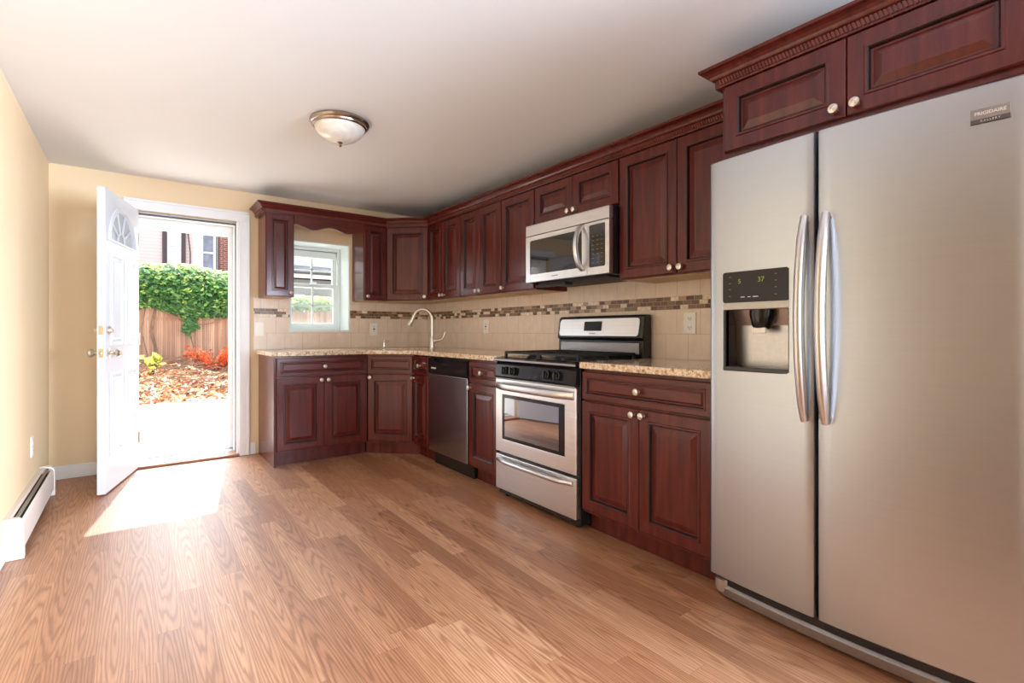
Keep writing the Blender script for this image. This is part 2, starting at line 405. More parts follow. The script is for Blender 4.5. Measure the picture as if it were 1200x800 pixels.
b = MB(); b.box(XL - 1.5, XL - 1.4, -5.75, -3.3, 0, H).box(XL - 1.4, XL - .14, -5.75, -5.6, 0, H).box(XL - 1.4, XL - .14, -3.45, -3.3, 0, H)  # unseen recess and its opening added to darken the refrigerator's reflection
struct(b.build('wall_added_recess', M['wall']), 'warm yellow walls of an added unseen recess', 'wall')
b = MB()
b.box(XL, -2.75, YR - .3, YR, 0, H).box(-1.45, 0, YR - .3, YR, 0, H).box(-2.75, -1.45, YR - .3, YR, 0, 0.40).box(-2.75, -1.45, YR - .3, YR, 2.22, H)  # unseen opening put in for the front fill lamp
struct(b.build('wall_front', M['wall']), 'wall behind the camera with an added opening for fill light', 'wall')
# baseboards
def baseboard(name, pts_fn, label): struct(pts_fn(MB()).build(name, M['white_paint']), label, 'baseboard')
baseboard('baseboard_back', lambda b: b.box(XL, DX0 - .085, -0.014, 0, 0, 0.098, .004).box(DX1 + .085, -1.70, -0.014, 0, 0, 0.098, .004), 'white baseboard along the yellow back wall')
baseboard('baseboard_left', lambda b: b.box(XL, XL + .014, -0.43, -0.014, 0, 0.098, .004).box(XL, XL + .014, -3.45, -1.615, 0, 0.098, .004), 'white baseboard along the left wall')
# door casing and lining
def casing_profile(b, x0, x1, z0, z1, vert, flip=False):
    if vert:
        b.box(x0, x1, -0.016, 0, z0, z1, .003)
        a, c = (x1 - .018, x1) if not flip else (x0, x0 + .018)
        b.box(a, c, -0.024, 0, z0, z1, .003); d, e = (x0, x0 + .012) if not flip else (x1 - .012, x1)
        b.box(d, e, -0.020, 0, z0, z1, .003)
    else:
        b.box(x0, x1, -0.016, 0, z0, z1, .003); b.box(x0, x1, -0.024, 0, z1 - .018, z1, .003); b.box(x0, x1, -0.020, 0, z0, z0 + .012, .003)
b = MB()
casing_profile(b, DX1, DX1 + .08, 0, DZ, True); casing_profile(b, DX0 - .08, DX0, 0, DZ, True, True)
casing_profile(b, DX0 - .08, DX1 + .08, DZ, DZ + .085, False)
struct(b.build('trim_1', M['white_paint']), 'white moulded casing around the open back doorway', 'door casing')
b = MB()
b.box(DX1 - .018, DX1 + .001, 0.001, WT, 0.02, DZ).box(DX0 - .001, DX0 + .018, 0.06, WT, 0.02, DZ).box(DX0, DX1, 0.06, WT, DZ - .018, DZ + .001)
struct(b.build('trim_2', M['white_paint']), 'white lining inside the back doorway', 'door jamb')
b = MB()
b.box(DX1 - .024, DX1 - .018, 0.03, 0.06, 0.03, DZ - .02).box(DX0, DX1 - .018, 0.03, 0.06, DZ - .028, DZ - .016)
struct(b.build('trim_3', M['dark_strip']), 'dark weather strip round the doorway', 'weather strip')
b = MB()
b.box(DX1 - .05, DX1 - .018, 0.20, 0.25, 0.03, DZ - .105, .003).box(DX0 + .018, DX1 - .018, 0.20, 0.25, DZ - .105, DZ - .018, .003)
struct(b.build('trim_4', M['white_paint']), 'white storm door frame in the doorway', 'storm door frame')
b = MB(); b.box(DX0, DX1, -0.035, 0.12, 0, 0.022, .006); wo = b.build('trim_5', M['brownwood']); struct(wo, 'brown wooden threshold across the open doorway', 'threshold')
b = MB(); b.box(DX0, DX1, 0.12, 0.36, -0.02, 0.03, .004); b.box(DX0, DX1, 0.20, 0.225, 0.03, 0.042, .003)
struct(b.build('trim_6', M['alu']), 'grey metal sill outside the doorway', 'door sill')

# tile backsplash and mosaic band
def slab(name, mat, boxes, loc, label, cat):
    b = MB()
    for x0, x1, y0, y1, z0, z1 in boxes:
        b.box(x0 - loc[0], x1 - loc[0], y0 - loc[1], y1 - loc[1], z0 - loc[2], z1 - loc[2])
    o = b.build(name, mat); o.location = loc; return struct(o, label, cat)
MZ0, MZ1 = 1.206, 1.281
BX = -1.715
slab('trim_7', M['tile_y'], [(-.009, 0, -3.76, 0, .80, MZ0)], (0, -3.055, MZ0 - .145 * 4), 'beige stone tile splashback below the mosaic on the long wall', 'backsplash')
slab('trim_8', M['tile_y'], [(-.009, 0, -3.76, 0, MZ1, 1.42)], (0, -2.98, MZ1), 'beige stone tile splashback above the mosaic on the long wall', 'backsplash')
slab('trim_9', M['mosaic_y'], [(-.012, 0, -3.76, 0, MZ0, MZ1)], (0, -3.0, MZ0), 'brown and cream mosaic band on the long wall', 'mosaic band')
slab('trim_10', M['tile_x'], [(BX, WX0, -.009, 0, .90, MZ0), (WX0, WX1, -.009, 0, .90, WZ0), (WX1, -.009, -.009, 0, .90, MZ0)], (-.7, 0, MZ0 - .145 * 4), 'beige stone tile splashback under the kitchen window', 'backsplash')
slab('trim_11', M['tile_x'], [(BX, WX0, -.009, 0, MZ1, 1.375), (WX1, -.009, -.009, 0, MZ1, 1.40)], (-.6, 0, MZ1), 'beige stone tile beside the kitchen window above the mosaic', 'backsplash')
slab('trim_12', M['mosaic_x'], [(BX, WX0, -.012, 0, MZ0, MZ1), (WX1, -.009, -.012, 0, MZ0, MZ1)], (-.6, 0, MZ0), 'brown and cream mosaic band either side of the window', 'mosaic band')

# kitchen window: deep white reveal, frame, two sashes with muntins
win = thing('window_1', 'white double hung kitchen window with six small muntin lights in a deep reveal', 'window', (WX0, 0, WZ0)); win['kind'] = 'structure'
win['label'] = 'white double-hung kitchen window set in a deep white reveal'
ww, wh = WX1 - WX0, WZ1 - WZ0
def frame(b, x0, x1, z0, z1, y0, y1, t, bev=.003, tb=None):
    tb = tb or t
    b.box(x0, x0 + t, y0, y1, z0, z1, bev).box(x1 - t, x1, y0, y1, z0, z1, bev)
    b.box(x0 + t, x1 - t, y0, y1, z0, z0 + tb, bev).box(x0 + t, x1 - t, y0, y1, z1 - t, z1, bev)
b = MB()
b.box(0, ww, 0.0, WT, 0, .012).box(0, ww, 0.0, WT, wh - .012, wh).box(0, .012, 0, WT, .012, wh - .012).box(ww - .012, ww, 0, WT, .012, wh - .012)
b.build('reveal', M['vinyl'], win)
b = MB(); frame(b, .012, ww - .012, .012, wh - .012, .245, .325, .032); b.build('frame', M['vinyl'], win)
mid = .455
for nm, z0, z1, y in (('lower_sash', .044, mid + .02, .255), ('upper_sash', mid - .02, wh - .044, .290)):
    b = MB(); frame(b, .044, ww - .044, z0, z1, y, y + .03, .038)
    cx = ww / 2
    b.box(cx - .008, cx + .008, y + .006, y + .024, z0 + .03, z1 - .03); b.box(.06, ww - .06, y + .006, y + .024, (z0 + z1) / 2 - .008, (z0 + z1) / 2 + .008)
    s_ = b.build(nm, M['vinyl'], win)
    MB().box(.07, ww - .07, y + .013, y + .017, z0 + .03, z1 - .03).build('glass_pane', M['pane'], s_)
b = MB(); b.box(ww / 2 - .03, ww / 2 + .03, .235, .255, mid + .02, mid + .035, .003); b.build('sash_lock', M['vinyl'], win)
MB().box(.05, ww - .05, .3215, .323, .05, mid).build('insect_screen', M['screen'], win)
b = MB(); b.box(.05, ww - .05, .26, .30, wh - .12, wh - .05, .012); b.build('roller_blind', M['vinyl'], win)

# entry door leaf, swung into the room
ang = math.degrees(math.atan2(-.681, -.178))
door = thing('door_1', 'white panelled entry door with a half-round fanlight, swung open', 'door', (-2.530, -0.012, 0), ang)
door['kind'] = 'structure'
DW_, DZ0, DZ1 = .70, .014, 2.022
fx, fz, fr, fh = .35, 1.685, .300, .270
def fan(rx, rz, n=24): return [(fx + rx * math.cos(math.pi * k / n), fz + rz * math.sin(math.pi * k / n)) for k in range(n + 1)]
toxz = Matrix(((1, 0, 0, 0), (0, 0, 1, 0), (0, 1, 0, 0), (0, 0, 0, 1)))   # plate xy -> xz, thickness -> y
b = MB(); b.plate([(0, DZ0), (DW_, DZ0), (DW_, DZ1), (0, DZ1)], [fan(fr - .02, fh - .02)], -.044, 0, 0, toxz)
leaf = b.build('leaf', M['white_door'], door)
b = MB(); b.plate(fan(fr, fh), [[(x, z + .012) for x, z in fan(fr - .034, fh - .046)]], -.052, .009, 0, toxz)
fr_o = b.build('fanlight_frame', M['white_door'], door)
b = MB(); b.prism(fan(fr - .025, fh - .025), -.026, -.018, 0, toxz); b.build('fanlight_glass', M['fan_glass'], fr_o)
b = MB()
for a in (36, 72, 108, 144):
    c_, s_ = math.cos(math.radians(a)), math.sin(math.radians(a))
    b.tube([(fx + .07 * c_, -.012, fz + .02 + .07 * s_), (fx + (fr - .03) * c_, -.012, fz + .012 + (fh - .04) * s_)], .006, 8)
b.tube([(fx + .07 * math.cos(math.pi * k / 12), -.012, fz + .02 + .07 * math.sin(math.pi * k / 12)) for k in range(13)], .006, 8)
b.build('fanlight_bars', M['white_door'], fr_o)
pp = [(0, .0), (.006, .012), (.014, .013), (.022, -.002), (.034, -.002), (.050, .008)]
for x0, x1 in ((.085, .325), (.375, .615)):
    for z0, z1 in ((.24, .80), (.985, 1.60)):
        b = MB(); b.rings(x0, x1, z0, z1, [(i, h) for i, h in pp], -.004); b.build('raised_panel', M['white_door'], door)
for z, rose, big in ((.935, .030, True), (1.085, .030, False)):
    kx = DW_ - .06
    for s in (1, -1):
        b = MB(); y = 0 if s == 1 else -.044
        if big: prof = [(.001, -.002), (.032, -.002), (.032, .006), (.014, .010), (.011, .028), (.016, .036), (.027, .045), (.028, .056), (.020, .066), (.001, .068)]
        else: prof = [(.001, -.002), (.030, -.002), (.030, .008), (.024, .020), (.018, .022), (.001, .022)]
        b.lathe(prof, (kx, y, z), (0, s, 0), 20)
        if not big and s == -1: b.box(kx - .004, kx + .004, y - .034, y - .02, z - .014, z + .014, .002)
        b.build('door_knob' if big else 'deadbolt', M['nickel'], door, 35)
    b = MB(); b.box(DW_ - .002, DW_ + .002, -.036, -.008, z - .03, z + .03, .001)
    if big: b.box(DW_, DW_ + .012, -.030, -.016, z - .008, z + .008, .003)
    b.build('latch_plate', M['gold'], door)
for z in (.25, 1.02, 1.80):
    b = MB(); b.cyl((-.004, .006, z - .045), (-.004, .006, z + .045), .006, 10); b.box(0, .03, -.001, .002, z - .045, z + .045); b.build('hinge', M['nickel'], door)

# ------------------------------------------------------------------ cabinets
FP = [(0, -.016), (.004, -.020), (.050, -.020), (.053, -.024), (.060, -.024), (.064, -.020), (.067, -.009), (.074, -.009), (.100, -.018), (.104, -.018)]
FP_S = [(0, -.016), (.003, -.020), (.026, -.020), (.028, -.023), (.033, -.023), (.036, -.019), (.038, -.011), (.043, -.011), (.052, -.016), (.054, -.016)]
FP_N = [(0, -.016), (.004, -.020), (.040, -.020), (.043, -.024), (.049, -.024), (.053, -.020), (.056, -.010), (.061, -.010), (.078, -.017), (.080, -.017)]
def front(kind, x0, x1, z0, z1, parent, knob=None):
    b = MB()
    prof = FP_S if (kind == 'drawer_front' or min(x1 - x0, z1 - z0) < .18) else (FP if x1 - x0 > .27 else FP_N)
    b.rings(x0, x1, z0, z1, prof, 0.0)
    gl = {5, 6} if len(prof) == 10 else set()          # dark glaze lies in the groove round the panel
    for i, f in enumerate(b.bm.faces):
        if i // 4 in gl and i < 4 * len(prof): f.material_index = 1
    o = b.build(kind, [M['cherry_h'] if kind == 'drawer_front' else M['cherry'], M['glaze']], parent)
    if knob:
        k = MB(); k.lathe([(.001, 0), (.009, 0), (.008, .004), (.006, .010), (.007, .014), (.015, .019), (.0165, .023), (.0155, .027), (.012, .0285), (.0105, .0275), (.006, .028), (.004, .030), (.001, .0305)], (knob[0], -.0195, knob[1]), (0, -1, 0), 22)
        k.build('knob', M['knob'], o, 40)
    return o
def cabinet(name, label, group, loc, rz, w, d, z0, z1, fronts, toe=False, under=False):
    t = thing(name, label, 'cabinet', loc, rz, group)
    b = MB()
    if toe: b.box(.001, w - .001, 0, d, .105, z1, .002); b.box(.001, w - .001, .062, d, 0, .107)
    else: b.box(.001, w - .001, 0, d, z0, z1, .002)
    b.build('carcass', M['cherry'], t)
    if under:
        MB().box(.022, w - .022, .02, d - .005, z0 - .002, z0 + .01).build('bottom_panel', M['maple'], t)
    for f in fronts: front(*f[:5], t, f[5] if len(f) > 5 else None)
    return t
yA, yB, yC, yD, yE, yF = -.907, -1.208, -1.818, -2.195, -2.960, -3.737
FX = -.61                                   # face of the base carcasses
G1 = 'base cabinets under the counter'; G2 = 'wall cabinets along the ceiling'
DR0, DR1, DO0, DO1 = .715, .862, .125, .705
CT = .879
def base_fronts(w, two, dz=.0, knob_left=True, kn=True):
    f = [('drawer_front', .010, w - .010, DR0, DR1, (w / 2, (DR0 + DR1) / 2))]
    if two:
        f += [('door', .010, w / 2 - .0015, DO0, DO1, (w / 2 - .028, DO1 - .028)), ('door', w / 2 + .0015, w - .010, DO0, DO1, (w / 2 + .028, DO1 - .028))]
    else:
        f += [('door', .010, w - .010, DO0, DO1, (.034 if knob_left else w - .034, DO1 - .028))]
    return f
w = yE - yF
cabinet('base_cabinet', 'two-door cherry base cabinet with one drawer between range and refrigerator', G1, (FX, yE, 0), -90, w, .60, 0, CT, base_fronts(w, True), True)
w = yC - yD
cabinet('base_cabinet', 'narrow cherry base cabinet with one door between dishwasher and range', G1, (FX, yC, 0), -90, w, .60, 0, CT, base_fronts(w, False), True)
w = yA - yB
cabinet('base_cabinet', 'narrowest cherry base cabinet between angled sink cabinet and dishwasher', G1, (FX, yA, 0), -90, w, .60, 0, CT, base_fronts(w, False), True)
BL = -1.668
w = -.914 - BL
t = cabinet('base_cabinet', 'two-door cherry base cabinet under the window beside the back doorway', G1, (BL, FX, 0), 0, w, .60, 0, CT, base_fronts(w, True), True)
MB().box(-.010, .001, -.004, .60, 0, CT, .002).build('end_panel', M['cherry'], t)
# angled corner sink base
t = thing('base_cabinet', 'angled corner cherry sink cabinet with false drawer front', 'cabinet', (-.914, FX, 0), math.degrees(math.atan2(yA - FX, -.61 + .914)), G1)
Lm = local(t); dl = math.hypot(yA - FX, -.61 + .914)
b = MB(); b.prism([(-.003, -.003), (-.911, -.003), (-.911, FX), (-.61, yA + .003), (-.003, yA + .003)], .105, .66, 0, Lm)
b.box(.001, dl - .001, 0, .02, .60, CT)
b.prism([(-.1, -.1), (-.905, -.1), (-.905, -.55), (-.55, -.895), (-.1, -.895)], 0, .107, 0, Lm)
b.build('carcass', M['cherry'], t)
front('drawer_front', .010, dl - .010, DR0, DR1, t)
front('door', .010, dl - .010, DO0, DO1, t, (.036, DO1 - .028))

# wall cabinets
UZ0, UZ1, DUZ1 = 1.372, 2.12, 2.072
UX = -.305
def wall_cab(label, loc, rz, w, doors, z0=UZ0, d=.30, z1=UZ1, dtop=DUZ1):
    n = len(doors); fs = []; e = .006
    for i, (kx) in enumerate(doors):
        x0 = e if i == 0 else w / n * i + .0015; x1 = w - e if i == n - 1 else w / n * (i + 1) - .0015
        k = (x0 + .026 if kx == 'l' else x1 - .026, z0 + .036)
        fs.append(('door', x0, x1, z0 + .006, dtop, k))
    return cabinet('wall_cabinet', label, G2, loc, rz, w, d, z0, z1, fs, False, True)
u = [(-.61, -1.198, ['r', 'l'], 'two-door cherry wall cabinet nearest the angled corner cabinet'),
     (-1.198, -1.800, ['r', 'l'], 'two-door cherry wall cabinet above the dishwasher'),
     (-1.800, -2.197, ['l'], 'single-door cherry wall cabinet just left of the microwave')]
for y0, y1, ds, lb in u: wall_cab(lb, (UX, y0, 0), -90, y0 - y1, ds)
wall_cab('short two-door cherry wall cabinet above the microwave', (UX, -2.197, 0), -90, .763, ['r', 'l'], 1.812)
wall_cab('two-door cherry wall cabinet right of the microwave, partly behind the refrigerator', (UX, yE, 0), -90, .775, ['r', 'l'])
UL = -1.680
wall_cab('slim cherry wall cabinet left of the kitchen window', (UL, UX, 0), 0, .229, ['r'])
wall_cab('slim cherry wall cabinet right of the kitchen window', (-.839, UX, 0), 0, .229, ['l'])
t = thing('wall_cabinet', 'angled corner cherry wall cabinet where the two runs meet', 'cabinet', (-.61, UX, 0), -45, G2)
Lm = local(t); dl = .305 * math.sqrt(2)
b = MB(); b.prism([(-.003, -.003), (-.607, -.003), (-.607, UX), (UX, -.607), (-.003, -.607)], UZ0, UZ1, 0, Lm); b.build('carcass', M['cherry'], t)
b = MB(); b.prism([(-.02, -.02), (-.58, -.02), (-.58, UX + .02), (UX + .02, -.58), (-.02, -.58)], UZ0 - .002, UZ0 + .01, 0, Lm); b.build('bottom_panel', M['maple'], t)
front('door', .012, dl - .012, UZ0 + .006, DUZ1, t, (dl - .04, UZ0 + .036))
cabinet('wall_cabinet', 'wide two-door cherry cabinet above the refrigerator', G2, (FX, -3.765, 0), -90, .915, .60, 1.785, UZ1,
        [('door', .018, .4555, 1.806, DUZ1, (.4555 - .03, 1.836)), ('door', .4585, .897, 1.806, DUZ1, (.4585 + .03, 1.836))])

# scalloped valance over the window
t = thing('window_valance', 'scalloped cherry valance board bridging the slim cabinets over the window', 'valance', (-1.451, UX, 0))
vw = -.839 + 1.451
def vz(x):
    pts = [(0, 2.004), (.04, 2.002), (.10, 1.985), (.150, 1.971), (.20, 1.985), (.26, 2.003), (.306, 2.007)]
    x = x if x <= vw / 2 else vw - x
    for (a, p), (c, q) in zip(pts, pts[1:]):
        if a <= x <= c:
            s = (x - a) / (c - a); s = s * s * (3 - 2 * s); return p + (q - p) * s
    return pts[-1][1]
def vz2(x):   # asymmetric as seen: high at the cabinet, dip, crest in the middle, low dip, back up
    return 1.988 + .017 * math.cos(2 * math.pi * x / (vw / 2))
b = MB(); n = 48
b.prism([(vw * k / n, vz2(vw * k / n)) for k in range(n + 1)] + [(vw, UZ1), (0, UZ1)], -.016, .004, 0, toxz)
b.build('board', M['cherry_h'], t)

# crown moulding with dentil strip
def crown(name, label, path, strip_pitch, dent=True):
    t = thing(name, label, 'moulding', (path[0][0], path[0][1], 2.077)); Lm = local(t)
    prof = [(0, 2.077), (.020, 2.077), (.020, 2.081), (.021, 2.084), (.021, 2.108), (.031, 2.112), (.034, 2.116), (.038, 2.124), (.047, 2.134), (.058, 2.141), (.066, 2.143), (.069, 2.146), (.069, 2.156), (0, 2.156)]
    P = [Vector(p) for p in path]; n = len(P); rows = []
    seg = [(P[i + 1] - P[i]).normalized() for i in range(n - 1)]; nor = [Vector((-d.y, d.x)) for d in seg]
    for i in range(n):
        if i == 0: m = nor[0]
        elif i == n - 1: m = nor[-1]
        else:
            m = (nor[i - 1] + nor[i]).normalized(); m = m / m.dot(nor[i])
        rows.append([(P[i].x + m.x * o, P[i].y + m.y * o, z) for o, z in prof])
    b = MB(); b.grid(rows, closed_v=True, cap=True); b.build('moulding', M['cherry_h'], t, None, Lm)
    b = MB()
    for i in range(n - 1):
        L = (P[i + 1] - P[i]).length; k = int(L / strip_pitch)
        for j in range(k):
            c = P[i] + seg[i] * ((j + .5) * L / k); o = nor[i]
            q = c + o * .020; h = strip_pitch * .33
            sk = seg[i] * .004
            vs = []
            for z, s in ((2.0845, -1), (2.1075, 1)):
                for dd, oo in ((-h, 0), (h, 0), (h, .0085), (-h, .0085)):
                    v = q + seg[i] * dd + sk * s + o * oo; vs.append(b.bm.verts.new((v.x, v.y, z)))
            for f in ((0, 1, 2, 3), (4, 5, 6, 7), (0, 1, 5, 4), (1, 2, 6, 5), (2, 3, 7, 6), (3, 0, 4, 7)): b.bm.faces.new([vs[a] for a in f])
    b.build('dentil_strip', M['cherry_dentil'], t, None, Lm)
    return t
crown('crown_moulding', 'long cherry crown moulding running over the wall cabinets on both walls', [(UX, -3.763), (UX, -.61), (-.61, UX), (UL, UX), (UL, -.002)], .013)
crown('crown_moulding', 'deeper cherry crown moulding over the refrigerator cabinet', [(FX, -4.72), (FX, -3.765), (-.40, -3.765)], .0125)

# ------------------------------------------------------------------ worktops, sink, tap
t = thing('countertop', 'L-shaped speckled granite countertop running under the window to the range', 'countertop', (-.5, -.5, CT))
sc_, sr = Vector((-.545, -.475)), math.radians(-45)
def sink_loop(a, bb, n=40):
    out = []
    for k in range(n):
        th = 2 * math.pi * k / n; c, s = math.cos(th), math.sin(th)
        x = a * math.copysign(abs(c) ** .5, c); y = bb * math.copysign(abs(s) ** .5, s)
        out.append((sc_.x + x * math.cos(sr) - y * math.sin(sr), sc_.y + x * math.sin(sr) + y * math.cos(sr)))
    return out
TT = .914
b = MB(); b.plate([(-.010, -.010), (-1.70, -.010), (-1.70, -.648), (-.930, -.648), (-.648, -.923), (-.648, -2.191), (-.010, -2.191)], [sink_loop(.265, .165)], CT, TT, 0, local(t))
ct = b.build('slab', M['granite'], t)
bv = ct.modifiers.new('eased_edge', 'BEVEL'); bv.width = .006; bv.segments = 3; bv.limit_method = 'ANGLE'; bv.angle_limit = math.radians(60)
t = thing('countertop', 'short speckled granite countertop between range and refrigerator', 'countertop', (-.3, -3.35, CT))
b = MB(); b.prism([(-.010, -2.966), (-.648, -2.966), (-.648, -3.742), (-.010, -3.742)], CT, TT, 0, local(t))
ct = b.build('slab', M['granite'], t)
bv = ct.modifiers.new('eased_edge', 'BEVEL'); bv.width = .006; bv.segments = 3; bv.limit_method = 'ANGLE'; bv.angle_limit = math.radians(60)
t = thing('sink', 'stainless undermount sink in the corner of the countertop', 'sink', (sc_.x, sc_.y, .70))
b = MB(); rows = []
for a, bb, z in ((.285, .185, CT - .001), (.262, .162, CT - .001), (.255, .155, .80), (.240, .140, .715), (.200, .105, .700), (.04, .03, .698)):
    rows.append([(x, y, z) for x, y in sink_loop(a, bb)])
b.grid(rows, closed_v=True); b.bm.faces.new([v for v in b.bm.verts][-40:])
b.build('basin', M['steel'], t, 40, local(t))
MB().lathe([(.001, 0), (.04, 0), (.04, .004), (.025, .002), (.001, .002)], (0, 0, .0), (0, 0, 1), 20).build('drain', M['chrome'], t, 35)
# tap: arc of a circle towards the camera's left
fb = Vector((-.352, -.752)); dirv = Vector((-.80, .60)).normalized()
t = thing('faucet', 'brushed nickel gooseneck pull-down faucet at the corner sink', 'faucet', (fb.x, fb.y, TT), math.degrees(math.atan2(dirv.y, dirv.x)))
MB().lathe([(.001, 0), (.028, 0), (.027, .006), (.020, .014), (.019, .05), (.021, .052), (.021, .10), (.019, .104), (.014, .12), (.001, .12)], (0, 0, 0), (0, 0, 1), 24).build('base', M['nickel'], t, 35)
pts = [(0, 0, .11), (0, 0, .20), (0, 0, .27)]
R_ = .088
for k in range(1, 15):
    a = math.pi - math.radians(158) * k / 14
    pts.append((R_ + R_ * math.cos(a), 0, .27 + R_ * 1.12 * math.sin(a)))
MB().tube(pts, .0145, 14, up=(0, 1, 0)).build('spout', M['nickel'], t, 50)
e = Vector(pts[-1]); d_ = (Vector(pts[-1]) - Vector(pts[-2])).normalized()
b = MB(); q = [e, e + d_ * .02, e + d_ * .05, e + d_ * .095, e + d_ * .10]; b.tube(q, [.0150, .0165, .0185, .0225, .019], 16, up=(0, 1, 0)); b.build('spray_head', M['nickel'], t, 40)
b = MB(); b.tube([(-.015, 0, .075), (-.040, 0, .078), (-.070, 0, .081), (-.094, 0, .096), (-.108, 0, .128), (-.116, 0, .160)], [.020, .018, .014, .010, .008, .006], 14, up=(0, 1, 0)); b.build('lever', M['nickel'], t, 50)
t = thing('soap_dispenser', 'small chrome soap pump standing behind the corner sink', 'soap dispenser', (-.560, -.130, TT))
MB().lathe([(.001, 0), (.020, 0), (.018, .006), (.011, .010), (.010, .05), (.001, .05)], (0, 0, 0), (0, 0, 1), 18).build('base', M['chrome'], t, 35)
b = MB(); b.tube([(0, 0, .05), (0, 0, .068), (.010, -.012, .074), (.035, -.042, .066)], [.006, .008, .007, .005], 12); b.build('nozzle', M['chrome'], t, 50)

# ------------------------------------------------------------------ gas range
RX = -.656
t = thing('gas_range', 'freestanding stainless and black gas range with four burners', 'stove', (RX, yD - .004, 0), -90)
rw = .757
MB().box(0, rw, .030, .640, .022, .882, .004).build('body', M['black'], t)
for x in (.05, rw - .05):
    for y in (.07, .58): MB().lathe([(.001, 0), (.018, 0), (.018, .01), (.014, .012), (.014, .026), (.001, .026)], (x, y, 0), (0, 0, 1), 14).build('foot', M['black'], t, 35)
def slabfront(b, x0, x1, z0, z1, y0, y1, bev=.006): b.box(x0, x1, y0, y1, z0, z1, bev, 3); return b
# storage drawer
dr = slabfront(MB(), .004, rw - .004, .058, .282, 0, .032).build('drawer', M['steel'], t)
def bow(x0, x1, z, out, sag=0.0, n=20, y0=.0):
    p = []
    for k in range(n + 1):
        s = k / n; e = min(1, min(s, 1 - s) * 7); e = e * e * (3 - 2 * e)
        p.append((x0 + (x1 - x0) * s, y0 - out * e - out * .25 * math.sin(math.pi * s), z - sag * math.sin(math.pi * s)))
    return p
MB().tube(bow(.025, rw - .025, .252, .026, .0), .016, 14, flat=(1, 1)).build('drawer_handle', M['steel_handle'], dr, 50)
# oven door
od = MB(); frame_z0, frame_z1 = .300, .770
wx0, wx1, wz0, wz1 = .072, .662, .385, .672
od.plate([(.004, frame_z0), (rw - .004, frame_z0), (rw - .004, frame_z1), (.004, frame_z1)], [[(wx0, wz0), (wx1, wz0), (wx1, wz1), (wx0, wz1)]], 0, .034, 0, toxz)
odo = od.build('oven_door', M['steel'], t)
bv = odo.modifiers.new('eased_edge', 'BEVEL'); bv.width = .004; bv.segments = 2; bv.limit_method = 'ANGLE'; bv.angle_limit = math.radians(60)
MB().box(wx0 - .006, wx1 + .006, .004, .014, wz0 - .006, wz1 + .006).build('oven_window', M['oven_glass'], odo)
MB().box(wx0 + .0, wx1 - .0, .0025, .0042, wz0, wz0 + .02).box(wx0, wx1, .0025, .0042, wz1 - .02, wz1).box(wx0, wx0 + .022, .0025, .0042, wz0 + .02, wz1 - .02).box(wx1 - .05, wx1, .0025, .0042, wz0 + .02, wz1 - .02).build('window_border', M['black_gloss'], odo)
MB().tube(bow(.018, rw - .018, .728, .030, 0.0), .020, 14, flat=(.62, 1.15)).build('door_handle', M['steel_handle'], odo, 50)
# control panel and knobs
b = MB(); pan = [(.002, .778), (-.004, .790), (.004, .862), (.016, .884), (.05, .884), (.05, .778)]
b.grid([[(x, y, z) for y, z in pan] for x in (.003, rw - .003)], closed_v=True, cap=True)
cp = b.build('control_panel', M['black_gloss'], t)
MB().box(.006, rw - .006, -.004, .03, .770, .7785, .003).build('panel_trim', M['steel_shade'], cp)
tilt = Vector((0, -1, .12)).normalized()
for x in (.115, .200, .520, .610):
    b = MB(); b.lathe([(.001, 0), (.026, 0), (.025, .012), (.020, .014), (.019, .026), (.001, .026)], (x, -.002, .828), tilt, 22)
    kb = b.build('knob', M['black'], t, 35)
    MB().box(x - .0045, x + .0045, -.036, -.020, .806, .852, .002).build('grip', M['black'], kb)
# cooktop
b = MB(); b.box(.0, rw, -.012, .56, .884, .906, .006, 3); b.box(.03, rw - .03, .05, .53, .906, .910, .002)
ctp = b.build('cooktop', M['black'], t)
MB().box(.0, rw, -.014, -.008, .888, .900, .002).build('front_edge', M['steel_shade'], ctp)
for cx in (.205, .552):
    for cy in (.165, .405):
        b = MB(); b.lathe([(.001, 0), (.050, 0), (.050, .006), (.040, .010), (.034, .016), (.034, .022), (.001, .024)], (cx, cy, .908), (0, 0, 1), 24)
        b.build('burner', M['black_matte'], t, 35)
for x0, x1 in ((.045, .370), (.387, .712)):
    b = MB(); z = .944; y0, y1 = .055, .525; r = .0065
    for p, q in (((x0, y0), (x1, y0)), ((x0, y1), (x1, y1)), ((x0, y0), (x0, y1)), ((x1, y0), (x1, y1)), ((x0, (y0 + y1) / 2), (x1, (y0 + y1) / 2))):
        b.box(min(p[0], q[0]) - r, max(p[0], q[0]) + r, min(p[1], q[1]) - r, max(p[1], q[1]) + r, z - .010, z + .004, .002, 1)
    xc = (x0 + x1) / 2
    for cy in (.165, .405):
        for s in (-1, 1):
            b.box(xc + s * .035 if s > 0 else x0, x1 if s > 0 else xc - .035, cy - r, cy + r, z - .010, z + .004, .002, 1)
            ya, yb = (cy + .035, cy + .118) if s > 0 else (cy - .118, cy - .035)
            b.box(xc - r, xc + r, ya, yb, z - .010, z + .004, .002, 1)
    for x in (x0, x1):
        for y in (y0, (y0 + y1) / 2, y1): b.box(x - .008, x + .008, y - .008, y + .008, .909, z, .002, 1)
    b.build('grate', M['black_matte'], t)
